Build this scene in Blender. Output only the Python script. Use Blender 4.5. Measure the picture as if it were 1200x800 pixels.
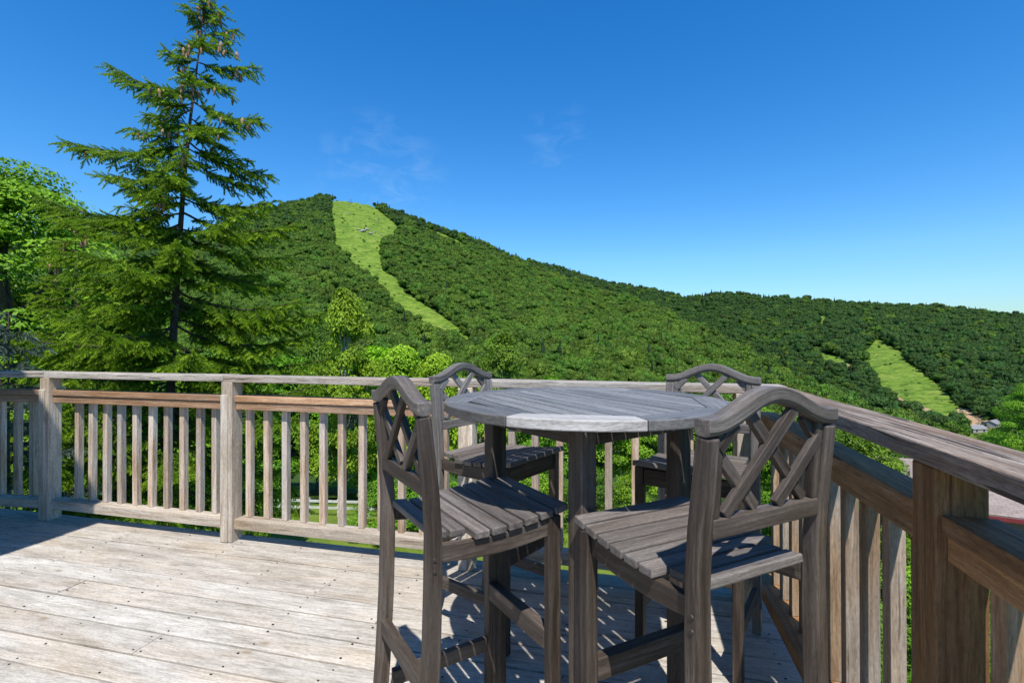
import bpy, bmesh, math, random
import numpy as np
from mathutils import Vector, Matrix

R = math.radians
random.seed(7)
rng = np.random.default_rng(7)
scene = bpy.context.scene
for o in list(bpy.data.objects):
    bpy.data.objects.remove(o)
COL = scene.collection

# ------------------------------------------------------------------ camera
YAW, PITCH, FPX, EYE = 0.2413, 0.0051, 580.43, 1.2
cam_d = bpy.data.cameras.new('camera')
cam = bpy.data.objects.new('camera', cam_d)
COL.objects.link(cam)
cam.location = (0, 0, EYE)
cam.rotation_euler = (math.pi / 2 + PITCH, 0, YAW)
cam_d.sensor_width = 36
cam_d.lens = FPX / 1200 * 36
cam_d.clip_start = 0.05
cam_d.clip_end = 20000
scene.camera = cam

# ------------------------------------------------------------------ sky, sun, exposure
SUN_EL, SUN_AZ = R(60), R(160.7)          # azimuth clockwise from +Y
world = bpy.data.worlds.new('World')
scene.world = world
world.use_nodes = True
wn, wl = world.node_tree.nodes, world.node_tree.links
wn.clear()
w_out = wn.new('ShaderNodeOutputWorld')
w_bg = wn.new('ShaderNodeBackground')
sky = wn.new('ShaderNodeTexSky')
sky.sky_type = 'NISHITA'
sky.sun_disc = False
sky.sun_elevation = SUN_EL
sky.sun_rotation = SUN_AZ
sky.altitude = 300
sky.air_density = 1.35
sky.dust_density = 0.0
sky.ozone_density = 3.5
w_bg.inputs['Strength'].default_value = 0.118
hsv = wn.new('ShaderNodeHueSaturation')
hsv.inputs['Saturation'].default_value = 1.35
wl.new(sky.outputs[0], hsv.inputs['Color'])
# deeper, bluer air towards the horizon
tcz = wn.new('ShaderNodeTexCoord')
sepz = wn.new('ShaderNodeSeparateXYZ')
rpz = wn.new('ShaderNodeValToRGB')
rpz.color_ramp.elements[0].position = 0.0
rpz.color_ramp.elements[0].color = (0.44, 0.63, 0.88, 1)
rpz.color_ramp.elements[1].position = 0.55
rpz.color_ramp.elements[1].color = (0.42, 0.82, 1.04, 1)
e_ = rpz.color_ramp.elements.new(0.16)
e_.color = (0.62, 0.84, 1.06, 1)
for p_, c_ in ((0.62, (0.42, 0.80, 1.02, 1)), (0.74, (0.34, 0.46, 0.48, 1)), (1.0, (0.26, 0.33, 0.33, 1))):  # unseen sky overhead dimmed and greyed to weaken blue light in shade
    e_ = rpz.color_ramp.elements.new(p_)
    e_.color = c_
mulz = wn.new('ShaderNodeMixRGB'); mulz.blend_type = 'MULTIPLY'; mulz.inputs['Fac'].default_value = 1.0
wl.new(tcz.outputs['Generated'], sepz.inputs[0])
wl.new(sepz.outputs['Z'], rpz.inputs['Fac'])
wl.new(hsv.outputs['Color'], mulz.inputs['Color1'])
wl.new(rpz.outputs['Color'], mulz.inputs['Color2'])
# faint wisps of cirrus
tc = wn.new('ShaderNodeTexCoord')
mp = wn.new('ShaderNodeMapping')
mp.inputs['Scale'].default_value = (7.0, 7.0, 16.0)
mp.inputs['Rotation'].default_value = (0.5, 0.4, 0.5)
nz = wn.new('ShaderNodeTexNoise')
nz.inputs['Scale'].default_value = 2.1
nz.inputs['Detail'].default_value = 7
nz.inputs['Roughness'].default_value = 0.62
nz.inputs['Distortion'].default_value = 0.6
rp = wn.new('ShaderNodeValToRGB')
rp.color_ramp.elements[0].position = 0.46
rp.color_ramp.elements[0].color = (0, 0, 0, 1)
rp.color_ramp.elements[1].position = 0.85
rp.color_ramp.elements[1].color = (0.55, 0.55, 0.55, 1)
mx = wn.new('ShaderNodeMixRGB')
mx.inputs['Color2'].default_value = (4.6, 5.6, 7.0, 1)
wl.new(tc.outputs['Generated'], mp.inputs['Vector'])
wl.new(mp.outputs[0], nz.inputs['Vector'])
wl.new(nz.outputs['Fac'], rp.inputs['Fac'])
cloud = None
for az_, el_, wid_, amp_ in ((-28.6, 17.6, 8.5, 0.32), (-8.6, 22.3, 4.6, 0.22)):
    a_, e2_ = R(az_), R(el_)
    vd = wn.new('ShaderNodeVectorMath'); vd.operation = 'DOT_PRODUCT'
    vd.inputs[1].default_value = (math.sin(a_) * math.cos(e2_), math.cos(a_) * math.cos(e2_), math.sin(e2_))
    wl.new(tc.outputs['Generated'], vd.inputs[0])
    mrc = wn.new('ShaderNodeMapRange'); mrc.interpolation_type = 'SMOOTHSTEP'
    mrc.inputs['From Min'].default_value = math.cos(R(wid_)); mrc.inputs['From Max'].default_value = 1.0
    mrc.inputs['To Max'].default_value = amp_
    wl.new(vd.outputs['Value'], mrc.inputs['Value'])
    if cloud is None: cloud = mrc.outputs[0]
    else:
        ad = wn.new('ShaderNodeMath'); ad.operation = 'ADD'
        wl.new(cloud, ad.inputs[0]); wl.new(mrc.outputs[0], ad.inputs[1]); cloud = ad.outputs[0]
cm_ = wn.new('ShaderNodeMath'); cm_.operation = 'MULTIPLY'
wl.new(cloud, cm_.inputs[0]); wl.new(rp.outputs['Color'], cm_.inputs[1])
wl.new(cm_.outputs[0], mx.inputs['Fac'])
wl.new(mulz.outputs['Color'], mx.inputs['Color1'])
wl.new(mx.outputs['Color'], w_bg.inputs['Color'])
wl.new(w_bg.outputs[0], w_out.inputs['Surface'])

sun_dir = Vector((math.sin(SUN_AZ) * math.cos(SUN_EL), math.cos(SUN_AZ) * math.cos(SUN_EL), math.sin(SUN_EL)))
sun_d = bpy.data.lights.new('sun', 'SUN')
sun_d.energy = 4.2
sun_d.angle = R(0.53)
sun_d.color = (1.0, 0.95, 0.87)
sun = bpy.data.objects.new('sun', sun_d)
COL.objects.link(sun)
sun.rotation_euler = (-sun_dir).to_track_quat('-Z', 'Y').to_euler()

vs = scene.view_settings
vs.view_transform = 'Standard'
vs.look = 'None'
vs.exposure = 0.52
vs.gamma = 1.0
vs.use_curve_mapping = False

# ------------------------------------------------------------------ helpers
def tag(o, label=None, cat=None, group=None, kind=None):
    if label: o['label'] = label
    if cat: o['category'] = cat
    if group: o['group'] = group
    if kind: o['kind'] = kind
    return o

def empty(name, loc=(0, 0, 0), rz=0.0):
    o = bpy.data.objects.new(name, None)
    o.empty_display_size = 0.2
    COL.objects.link(o)
    o.location = loc
    o.rotation_euler = (0, 0, rz)
    return o

def kids(o):
    return [c for c in bpy.data.objects if c.parent == o]

def copy_tree(o, parent=None):
    c = o.copy()
    COL.objects.link(c)
    if parent is not None:
        c.parent = parent
    for ch in kids(o):
        copy_tree(ch, c)
    return c

def link_mesh(name, me, mats, parent=None):
    o = bpy.data.objects.new(name, me)
    COL.objects.link(o)
    for m in (mats if isinstance(mats, (list, tuple)) else [mats]):
        if m.name not in [x.name for x in me.materials if x]:
            me.materials.append(m)
    if parent is not None:
        o.parent = parent
    return o

def np_mesh(name, V, F, attrs=None, mat_idx=None, smooth=False):
    """V (n,3); F (m,k) of one k, or list of such arrays; attrs {name: (type, array)} on points"""
    me = bpy.data.meshes.new(name)
    V = np.asarray(V, dtype=np.float32)
    Fs = F if isinstance(F, list) else [F]
    Fs = [np.asarray(f, dtype=np.int32) for f in Fs if len(f)]
    me.vertices.add(len(V))
    me.vertices.foreach_set('co', V.ravel())
    loops = np.concatenate([f.ravel() for f in Fs])
    tot = np.concatenate([np.full(len(f), f.shape[1], dtype=np.int32) for f in Fs])
    st = np.concatenate([[0], np.cumsum(tot)[:-1]]).astype(np.int32)
    me.loops.add(len(loops))
    me.loops.foreach_set('vertex_index', loops)
    me.polygons.add(len(tot))
    me.polygons.foreach_set('loop_start', st)
    if mat_idx is not None:
        me.polygons.foreach_set('material_index', np.asarray(mat_idx, dtype=np.int32))
    me.polygons.foreach_set('use_smooth', np.full(len(tot), bool(smooth)))
    me.update(calc_edges=True)
    me.validate()
    for k, (t, a) in (attrs or {}).items():
        at = me.attributes.new(k, t, 'POINT')
        at.data.foreach_set('vector' if t == 'FLOAT_VECTOR' else 'value', np.asarray(a, dtype=np.float32 if t != 'INT' else np.int32).ravel())
    return me

class MB:
    """collects bars, sweeps and prisms into ONE mesh, with grain coordinates (gco) along each piece"""
    def __init__(self):
        self.v, self.f, self.g, self.m, self.t = [], [], [], [], []
    def add(self, verts, faces, gco, mi=0):
        b = len(self.v)
        off = (random.random() * 60, random.random() * 60, random.random() * 60)
        self.v += [tuple(p) for p in verts]
        self.g += [(g[0] + off[0], g[1] + off[1], g[2] + off[2]) for g in gco]
        self.f += [tuple(b + i for i in f) for f in faces]
        self.m += [mi] * len(faces)
        self.t += [random.random()] * len(verts)
    def sweep(self, path, prof, side, mi=0, twist=None):
        """profile prof [(a,b)] (a along `side`, b along the up vector) swept along path"""
        P = [Vector(p) for p in path]
        n = len(P)
        V, G = [], []
        L = 0.0
        for i, p in enumerate(P):
            if i: L += (p - P[i - 1]).length
            t = (P[min(i + 1, n - 1)] - P[max(i - 1, 0)]).normalized()
            s = Vector(side[i] if isinstance(side, list) else side)
            s = (s - t * s.dot(t)).normalized()
            u = s.cross(t).normalized()
            for a, b in prof:
                V.append(p + s * a + u * b)
                G.append((L, a, b))
        k = len(prof)
        F = []
        for i in range(n - 1):
            for j in range(k):
                j2 = (j + 1) % k
                F.append((i * k + j, i * k + j2, (i + 1) * k + j2, (i + 1) * k + j))
        F.append(tuple(reversed(range(k))))
        F.append(tuple((n - 1) * k + j for j in range(k)))
        self.add(V, F, G, mi)
    def bar(self, p0, p1, w, h, side=None, mi=0, seg=1):
        p0, p1 = Vector(p0), Vector(p1)
        t = (p1 - p0).normalized()
        if side is None:
            side = Vector((0, 0, 1)).cross(t) if abs(t.z) < 0.95 else Vector((1, 0, 0))
        path = [p0.lerp(p1, i / seg) for i in range(seg + 1)]
        self.sweep(path, rect(w, h), side, mi)
    def prism(self, poly, z0, z1, gdir=(1, 0), mi=0):
        n = len(poly)
        V = [(x, y, z0) for x, y in poly] + [(x, y, z1) for x, y in poly]
        gx, gy = gdir
        G = [(x * gx + y * gy, -x * gy + y * gx, z) for x, y, z in V]
        F = [tuple(reversed(range(n))), tuple(range(n, 2 * n))] + [(i, (i + 1) % n, n + (i + 1) % n, n + i) for i in range(n)]
        self.add(V, F, G, mi)
    def build(self, name, mats, parent=None, bevel=0.0025, seg=2, smooth=False):
        me = bpy.data.meshes.new(name)
        me.from_pydata(self.v, [], self.f)
        bm = bmesh.new(); bm.from_mesh(me)
        bmesh.ops.recalc_face_normals(bm, faces=bm.faces)
        bm.to_mesh(me); bm.free()
        me.polygons.foreach_set('material_index', self.m)
        at = me.attributes.new('gco', 'FLOAT_VECTOR', 'POINT')
        at.data.foreach_set('vector', np.array(self.g, dtype=np.float32).ravel())
        if len(self.t) == len(self.v):
            tt = me.attributes.new('tone', 'FLOAT', 'POINT')
            tt.data.foreach_set('value', self.t)
        o = link_mesh(name, me, mats, parent)
        if bevel:
            b = o.modifiers.new('bevel', 'BEVEL')
            b.width = bevel; b.segments = seg; b.limit_method = 'ANGLE'; b.angle_limit = R(40)
        if smooth:
            me.polygons.foreach_set('use_smooth', [True] * len(me.polygons))
        return o

def rect(w, h):
    return [(-w / 2, -h / 2), (w / 2, -h / 2), (w / 2, h / 2), (-w / 2, h / 2)]

def clip_poly(poly, a, b):
    """keep the part of a convex polygon left of a->b"""
    out = []
    def s(p): return (b[0] - a[0]) * (p[1] - a[1]) - (b[1] - a[1]) * (p[0] - a[0])
    for i in range(len(poly)):
        p, q = poly[i], poly[(i + 1) % len(poly)]
        sp, sq = s(p), s(q)
        if sp >= 0: out.append(p)
        if sp * sq < 0:
            t = sp / (sp - sq)
            out.append((p[0] + t * (q[0] - p[0]), p[1] + t * (q[1] - p[1])))
    return out

# ------------------------------------------------------------------ materials
def new_mat(name):
    m = bpy.data.materials.new(name)
    m.use_nodes = True
    nt = m.node_tree
    b = nt.nodes['Principled BSDF']
    return m, nt, b

def ramp(nt, fac, stops):
    r = nt.nodes.new('ShaderNodeValToRGB')
    e = r.color_ramp.elements
    while len(e) < len(stops): e.new(0.5)
    for i, (p, c) in enumerate(stops):
        e[i].position = p
        e[i].color = (*c, 1) if len(c) == 3 else c
    nt.links.new(fac, r.inputs['Fac'])
    return r.outputs['Color']

def noise(nt, vec, scale, detail=5, rough=0.6, dist=0.0):
    n = nt.nodes.new('ShaderNodeTexNoise')
    n.inputs['Scale'].default_value = scale
    n.inputs['Detail'].default_value = detail
    n.inputs['Roughness'].default_value = rough
    n.inputs['Distortion'].default_value = dist
    if vec is not None: nt.links.new(vec, n.inputs['Vector'])
    return n.outputs['Fac']

def mapped(nt, vec, scale):
    m = nt.nodes.new('ShaderNodeMapping')
    m.inputs['Scale'].default_value = scale
    nt.links.new(vec, m.inputs['Vector'])
    return m.outputs['Vector']

def mix(nt, fac, a, b, mode='MIX'):
    m = nt.nodes.new('ShaderNodeMixRGB')
    m.blend_type = mode
    for k, x in (('Fac', fac), ('Color1', a), ('Color2', b)):
        if hasattr(x, 'links'): nt.links.new(x, m.inputs[k])
        elif k == 'Fac': m.inputs[k].default_value = x
        else: m.inputs[k].default_value = (*x, 1)
    return m.outputs['Color']

def vmath(nt, op, a, b):
    m = nt.nodes.new('ShaderNodeVectorMath'); m.operation = op
    for i, x in enumerate((a, b)):
        if hasattr(x, 'links'): nt.links.new(x, m.inputs[i])
        else: m.inputs[i].default_value = x
    return m.outputs[0]

def wood(name, dark, mid, light, patch, patch_amt=0.5, crack=0.6, rough=0.75, bump=0.35, ck0=0.28, across=42, along=2.4, spec=0.3, knots=True):
    m, nt, b = new_mat(name)
    at = nt.nodes.new('ShaderNodeAttribute'); at.attribute_name = 'gco'
    oi = nt.nodes.new('ShaderNodeObjectInfo')
    sc = nt.nodes.new('ShaderNodeVectorMath'); sc.operation = 'SCALE'
    sc.inputs[0].default_value = (31.0, 17.0, 23.0)
    nt.links.new(oi.outputs['Random'], sc.inputs['Scale'])
    v = vmath(nt, 'ADD', at.outputs['Vector'], sc.outputs[0])
    # growth-ring waviness
    wv = noise(nt, mapped(nt, v, (1.6, 6, 6)), 1.0, 3, 0.5)
    grain_v = nt.nodes.new('ShaderNodeVectorMath'); grain_v.operation = 'MULTIPLY_ADD'
    cx = nt.nodes.new('ShaderNodeCombineXYZ')
    nt.links.new(wv, cx.inputs['Y']); nt.links.new(wv, cx.inputs['Z'])
    nt.links.new(cx.outputs[0], grain_v.inputs[0])
    grain_v.inputs[1].default_value = (0.05, 0.05, 0.05)
    nt.links.new(v, grain_v.inputs[2])
    gv = grain_v.outputs[0]
    g1 = noise(nt, mapped(nt, gv, (along, across, across)), 1.0, 6, 0.65)
    g2 = noise(nt, mapped(nt, gv, (along * 3, across * 4, across * 4)), 1.0, 3, 0.6)
    pt = noise(nt, mapped(nt, v, (1.1, 5, 5)), 1.0, 4, 0.6)
    base = ramp(nt, g1, [(0.28, dark), (0.48, mid), (0.72, light)])
    pf = ramp(nt, pt, [(0.46, (0, 0, 0)), (0.68, (patch_amt,) * 3)])
    base = mix(nt, pf, base, mix(nt, g1, tuple(c * 0.75 for c in patch), tuple(min(1, c * 1.25) for c in patch)))
    fine = ramp(nt, g2, [(0.3, (0.62, 0.60, 0.58)), (0.55, (1, 1, 1))])
    base = mix(nt, 0.75, base, fine, 'MULTIPLY')
    ck = noise(nt, mapped(nt, gv, (along * 0.8, across * 2.2, across * 2.2)), 1.0, 2, 0.5)
    cm = ramp(nt, ck, [(ck0, (1, 1, 1)), (ck0 + 0.05, (0, 0, 0))])
    cf = mix(nt, 1.0, cm, (crack,) * 3, 'MULTIPLY')
    base = mix(nt, cf, base, tuple(c * 0.35 for c in dark))
    sp = noise(nt, mapped(nt, v, (55, 190, 190)), 1.0, 3, 0.7)
    base = mix(nt, 0.8, base, ramp(nt, sp, [(0.30, (0.66, 0.65, 0.64)), (0.5, (1, 1, 1)), (0.72, (1.22, 1.22, 1.22))]), 'MULTIPLY')
    bl = noise(nt, mapped(nt, v, (3.5, 9, 9)), 1.0, 4, 0.65)
    base = mix(nt, 0.8, base, ramp(nt, bl, [(0.30, (0.78, 0.77, 0.76)), (0.55, (1, 1, 1)), (0.75, (1.10, 1.10, 1.10))]), 'MULTIPLY')
    ta = nt.nodes.new('ShaderNodeAttribute'); ta.attribute_name = 'tone'
    base = mix(nt, 1.0, base, ramp(nt, ta.outputs['Fac'], [(0.0, (0.83, 0.81, 0.785)), (0.35, (0.97, 0.96, 0.95)), (0.7, (1.0, 1.0, 1.0)), (1.0, (1.12, 1.13, 1.14))]), 'MULTIPLY')
    if knots:
        vo = nt.nodes.new('ShaderNodeTexVoronoi'); vo.feature = 'F1'
        vo.inputs['Scale'].default_value = 1.0; vo.inputs['Randomness'].default_value = 1.0
        nt.links.new(mapped(nt, v, (2.6, 6.0, 6.0)), vo.inputs['Vector'])
        kf = ramp(nt, vo.outputs['Distance'], [(0.035, (0.85, 0.85, 0.85)), (0.075, (0.30, 0.30, 0.30)), (0.12, (0, 0, 0))])
        base = mix(nt, kf, base, tuple(c * 0.55 for c in patch))
    hs = nt.nodes.new('ShaderNodeHueSaturation')
    mr = nt.nodes.new('ShaderNodeMapRange')
    mr.inputs['To Min'].default_value = 0.76; mr.inputs['To Max'].default_value = 1.20
    nt.links.new(oi.outputs['Random'], mr.inputs['Value'])
    nt.links.new(mr.outputs[0], hs.inputs['Value'])
    nt.links.new(base, hs.inputs['Color'])
    nt.links.new(hs.outputs['Color'], b.inputs['Base Color'])
    b.inputs['Roughness'].default_value = rough
    b.inputs['Specular IOR Level'].default_value = spec
    hh = nt.nodes.new('ShaderNodeMath'); hh.operation = 'MULTIPLY_ADD'
    nt.links.new(g1, hh.inputs[0]); hh.inputs[1].default_value = 1.0
    nt.links.new(g2, hh.inputs[2])
    bp = nt.nodes.new('ShaderNodeBump')
    bp.inputs['Strength'].default_value = bump
    bp.inputs['Distance'].default_value = 0.004
    nt.links.new(hh.outputs[0], bp.inputs['Height'])
    nt.links.new(bp.outputs[0], b.inputs['Normal'])
    return m

M = {}
M['deck'] = wood('weathered_deck_boards', (0.38, 0.35, 0.31), (0.60, 0.57, 0.525), (0.75, 0.725, 0.685), (0.62, 0.49, 0.35), 0.45, 0.30, 0.85, 0.3, across=30, along=3.2)
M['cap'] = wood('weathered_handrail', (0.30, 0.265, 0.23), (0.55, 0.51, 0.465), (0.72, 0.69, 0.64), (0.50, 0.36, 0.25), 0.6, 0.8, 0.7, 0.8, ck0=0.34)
M['tan'] = wood('tan_rail_wood', (0.25, 0.14, 0.07), (0.43, 0.25, 0.14), (0.58, 0.39, 0.25), (0.42, 0.33, 0.26), 0.55, 0.6, 0.7, 0.55)
M['post'] = wood('pale_post_wood', (0.36, 0.29, 0.215), (0.58, 0.51, 0.43), (0.74, 0.69, 0.615), (0.46, 0.33, 0.20), 0.6, 0.5, 0.75, 0.45)
M['baluster'] = wood('baluster_wood', (0.29, 0.18, 0.10), (0.50, 0.375, 0.275), (0.66, 0.585, 0.51), (0.52, 0.50, 0.485), 0.7, 0.5, 0.75, 0.5)
M['cap_brown'] = wood('brown_grey_handrail', (0.15, 0.10, 0.07), (0.30, 0.245, 0.205), (0.47, 0.42, 0.375), (0.28, 0.17, 0.10), 0.5, 0.9, 0.7, 1.0, ck0=0.37)  # right railing set: browner wood, darkened further to deepen its shaded side
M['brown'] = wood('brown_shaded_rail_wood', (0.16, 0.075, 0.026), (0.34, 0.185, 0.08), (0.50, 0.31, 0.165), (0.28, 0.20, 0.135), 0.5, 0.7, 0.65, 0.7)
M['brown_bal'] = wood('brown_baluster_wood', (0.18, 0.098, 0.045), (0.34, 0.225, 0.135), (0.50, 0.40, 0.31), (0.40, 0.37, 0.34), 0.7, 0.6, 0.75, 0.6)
M['chair'] = wood('grey_brown_chair_wood', (0.026, 0.018, 0.013), (0.064, 0.047, 0.036), (0.145, 0.121, 0.102), (0.17, 0.147, 0.13), 0.5, 0.3, 0.6, 0.25, across=60, spec=0.4)
M['crest'] = wood('grey_crest_wood', (0.075, 0.062, 0.052), (0.15, 0.13, 0.115), (0.25, 0.228, 0.21), (0.24, 0.222, 0.21), 0.5, 0.3, 0.5, 0.3, across=60, spec=0.5)
M['silver'] = wood('silvered_chair_wood', (0.10, 0.09, 0.083), (0.20, 0.187, 0.178), (0.30, 0.285, 0.275), (0.24, 0.225, 0.215), 0.5, 0.3, 0.55, 0.3, across=60, spec=0.45)
M['slat'] = wood('grey_seat_wood', (0.075, 0.063, 0.056), (0.15, 0.131, 0.121), (0.24, 0.22, 0.208), (0.21, 0.196, 0.19), 0.5, 0.3, 0.55, 0.25, across=60, spec=0.45)
M['top'] = wood('silver_grey_table_wood', (0.13, 0.128, 0.128), (0.215, 0.213, 0.213), (0.30, 0.298, 0.295), (0.17, 0.165, 0.165), 0.5, 0.3, 0.5, 0.25, across=60, spec=0.5)
M['pale_top'] = wood('pale_table_wood', (0.30, 0.285, 0.27), (0.43, 0.415, 0.40), (0.54, 0.525, 0.51), (0.33, 0.31, 0.29), 0.5, 0.3, 0.5, 0.25, across=60, spec=0.5)  # lighter tone, used on a single rim segment

def plain(name, col, rough=0.6, metal=0.0, nscale=6.0, var=0.25, vec='Object'):
    m, nt, b = new_mat(name)
    t = nt.nodes.new('ShaderNodeTexCoord')
    n = noise(nt, t.outputs[vec], nscale, 5, 0.6)
    c = ramp(nt, n, [(0.3, tuple(x * (1 - var) for x in col)), (0.7, tuple(min(1, x * (1 + var)) for x in col))])
    nt.links.new(c, b.inputs['Base Color'])
    b.inputs['Roughness'].default_value = rough
    b.inputs['Metallic'].default_value = metal
    return m

M['screw'] = plain('rusty_screw', (0.05, 0.035, 0.028), 0.6, 0.4)
M['bolt'] = plain('dark_screw_plug', (0.045, 0.038, 0.032), 0.6, 0.0)
M['dark'] = plain('dark_joist_wood', (0.16, 0.125, 0.09), 0.8)  # dark brown wood of joists, supports and one house wall
M['bark'] = plain('bark', (0.085, 0.065, 0.05), 0.9, nscale=14, var=0.4)
M['pale_bark'] = plain('pale_bark', (0.27, 0.25, 0.22), 0.9, nscale=9, var=0.4)
M['cone'] = plain('cone_scales', (0.30, 0.19, 0.095), 0.7, nscale=60, var=0.4)
M['fence'] = plain('weathered_white_fence', (0.52, 0.53, 0.51), 0.7)
M['siding'] = plain('grey_siding', (0.33, 0.33, 0.31), 0.7)
M['red'] = plain('red_fascia_paint', (0.19, 0.022, 0.026), 0.5)
M['steel'] = plain('dull_steel', (0.16, 0.17, 0.17), 0.5, 0.5)
M['rock'] = plain('grey_rock', (0.30, 0.29, 0.28), 0.85, nscale=1.2, var=0.4)
M['glass'] = plain('dark_window_glass', (0.03, 0.035, 0.04), 0.15)
M['tyre'] = plain('tyre_rubber', (0.02, 0.02, 0.02), 0.8)

def leaf_mat(name, c1, c2, c3, transl=0.35, rough=0.5, per_obj=0.25):
    m, nt, b = new_mat(name)
    at = nt.nodes.new('ShaderNodeAttribute'); at.attribute_name = 'rnd'
    oi = nt.nodes.new('ShaderNodeObjectInfo')
    c = ramp(nt, at.outputs['Fac'], [(0.0, c1), (0.5, c2), (1.0, c3)])
    hs = nt.nodes.new('ShaderNodeHueSaturation')
    mr = nt.nodes.new('ShaderNodeMapRange')
    mr.inputs['To Min'].default_value = 1 - per_obj; mr.inputs['To Max'].default_value = 1 + per_obj
    nt.links.new(oi.outputs['Random'], mr.inputs['Value'])
    nt.links.new(mr.outputs[0], hs.inputs['Value'])
    mh = nt.nodes.new('ShaderNodeMath'); mh.operation = 'MULTIPLY_ADD'
    mf = nt.nodes.new('ShaderNodeMath'); mf.operation = 'FRACT'
    mm = nt.nodes.new('ShaderNodeMath'); mm.operation = 'MULTIPLY'; mm.inputs[1].default_value = 7.31
    nt.links.new(oi.outputs['Random'], mm.inputs[0]); nt.links.new(mm.outputs[0], mf.inputs[0])
    nt.links.new(mf.outputs[0], mh.inputs[0]); mh.inputs[1].default_value = 0.032; mh.inputs[2].default_value = 0.486
    nt.links.new(mh.outputs[0], hs.inputs['Hue'])
    nt.links.new(c, hs.inputs['Color'])
    nt.links.new(hs.outputs['Color'], b.inputs['Base Color'])
    b.inputs['Roughness'].default_value = rough
    b.inputs['Specular IOR Level'].default_value = 0.25
    if transl:
        tr = nt.nodes.new('ShaderNodeBsdfTranslucent')
        tcol = mix(nt, 1.0, hs.outputs['Color'], (1.5, 1.5, 0.5), 'MULTIPLY')
        nt.links.new(tcol, tr.inputs['Color'])
        ms = nt.nodes.new('ShaderNodeMixShader'); ms.inputs['Fac'].default_value = transl
        out = nt.nodes['Material Output']
        nt.links.new(b.outputs[0], ms.inputs[1]); nt.links.new(tr.outputs[0], ms.inputs[2])
        nt.links.new(ms.outputs[0], out.inputs['Surface'])
    return m

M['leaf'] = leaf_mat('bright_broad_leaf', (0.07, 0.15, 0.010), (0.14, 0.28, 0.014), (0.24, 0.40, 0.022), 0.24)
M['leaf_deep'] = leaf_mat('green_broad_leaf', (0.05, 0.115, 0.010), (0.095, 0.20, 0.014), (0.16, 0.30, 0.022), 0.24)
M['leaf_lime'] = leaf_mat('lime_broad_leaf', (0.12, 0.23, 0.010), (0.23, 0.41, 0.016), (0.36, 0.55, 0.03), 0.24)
M['needle'] = leaf_mat('spruce_needle', (0.036, 0.105, 0.010), (0.125, 0.27, 0.016), (0.28, 0.46, 0.03), 0.22, 0.55, 0.08)
M['needle_fresh'] = leaf_mat('fresh_spruce_needle', (0.07, 0.14, 0.010), (0.17, 0.31, 0.016), (0.30, 0.46, 0.03), 0.28, 0.55, 0.08)
M['needle_blue'] = leaf_mat('blue_spruce_needle', (0.05, 0.085, 0.07), (0.12, 0.18, 0.15), (0.22, 0.30, 0.26), 0.1, 0.55, 0.08)
M['forest'] = leaf_mat('hillside_canopy', (0.034, 0.078, 0.009), (0.088, 0.172, 0.016), (0.17, 0.275, 0.028), 0.15, 0.6, 0.30)
M['forest_dark'] = leaf_mat('far_hill_canopy', (0.020, 0.056, 0.012), (0.048, 0.110, 0.020), (0.090, 0.165, 0.030), 0.15, 0.6, 0.25)
M['forest_conifer'] = leaf_mat('hillside_conifer', (0.012, 0.033, 0.013), (0.022, 0.052, 0.018), (0.036, 0.075, 0.022), 0.05, 0.6, 0.3)

# ------------------------------------------------------------------ terrain
cy, sy = math.cos(YAW), math.sin(YAW)
def to_ds(x, y): return -sy * x + cy * y, cy * x + sy * y          # depth and sideways distance from the viewpoint
def to_xy(D, S): return -sy * D + cy * S, cy * D + sy * S
HOR = 400 + FPX * math.tan(PITCH)
def zv(v, D): return EYE + (HOR - v) / FPX * D

U_A = [-1200, -300, 0, 150, 250, 310, 340, 385, 430, 500, 560, 600, 640, 700, 775, 837, 887, 950, 1000, 1060, 1120, 1200, 1600, 2400]
V_A = [400, 375, 335, 300, 272, 247, 235, 228, 235, 259, 281, 298, 313, 336, 362, 386, 415, 446, 467, 490, 506, 520, 530, 530]
D_A = [900, 1000, 1050, 1080, 1090, 1100, 1100, 1100, 1080, 1020, 960, 910, 860, 760, 640, 540, 450, 360, 310, 270, 240, 220, 200, 200]
U_B = [-1200, -300, 0, 250, 560, 640, 700, 760, 800, 854, 930, 1000, 1060, 1130, 1200, 1400, 2400]
V_B = [300, 285, 279, 279, 300, 309, 328, 338, 346, 343.5, 351.5, 356, 355.5, 361.5, 369, 385, 400]
D_B = [2600, 2600, 2600, 2600, 1900, 1700, 1600, 1500, 1400, 1320, 1250, 1200, 1150, 1100, 1080, 1000, 1000]

def low_noise(x, y, f, seed):
    r = np.random.default_rng(seed)
    s = 0
    for i in range(7):
        a = r.uniform(0, 2 * np.pi); k = f * r.uniform(0.5, 2.0); p = r.uniform(0, 6.28)
        s = s + np.sin((x * np.cos(a) + y * np.sin(a)) * k + p)
    return s / 4.0

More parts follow.
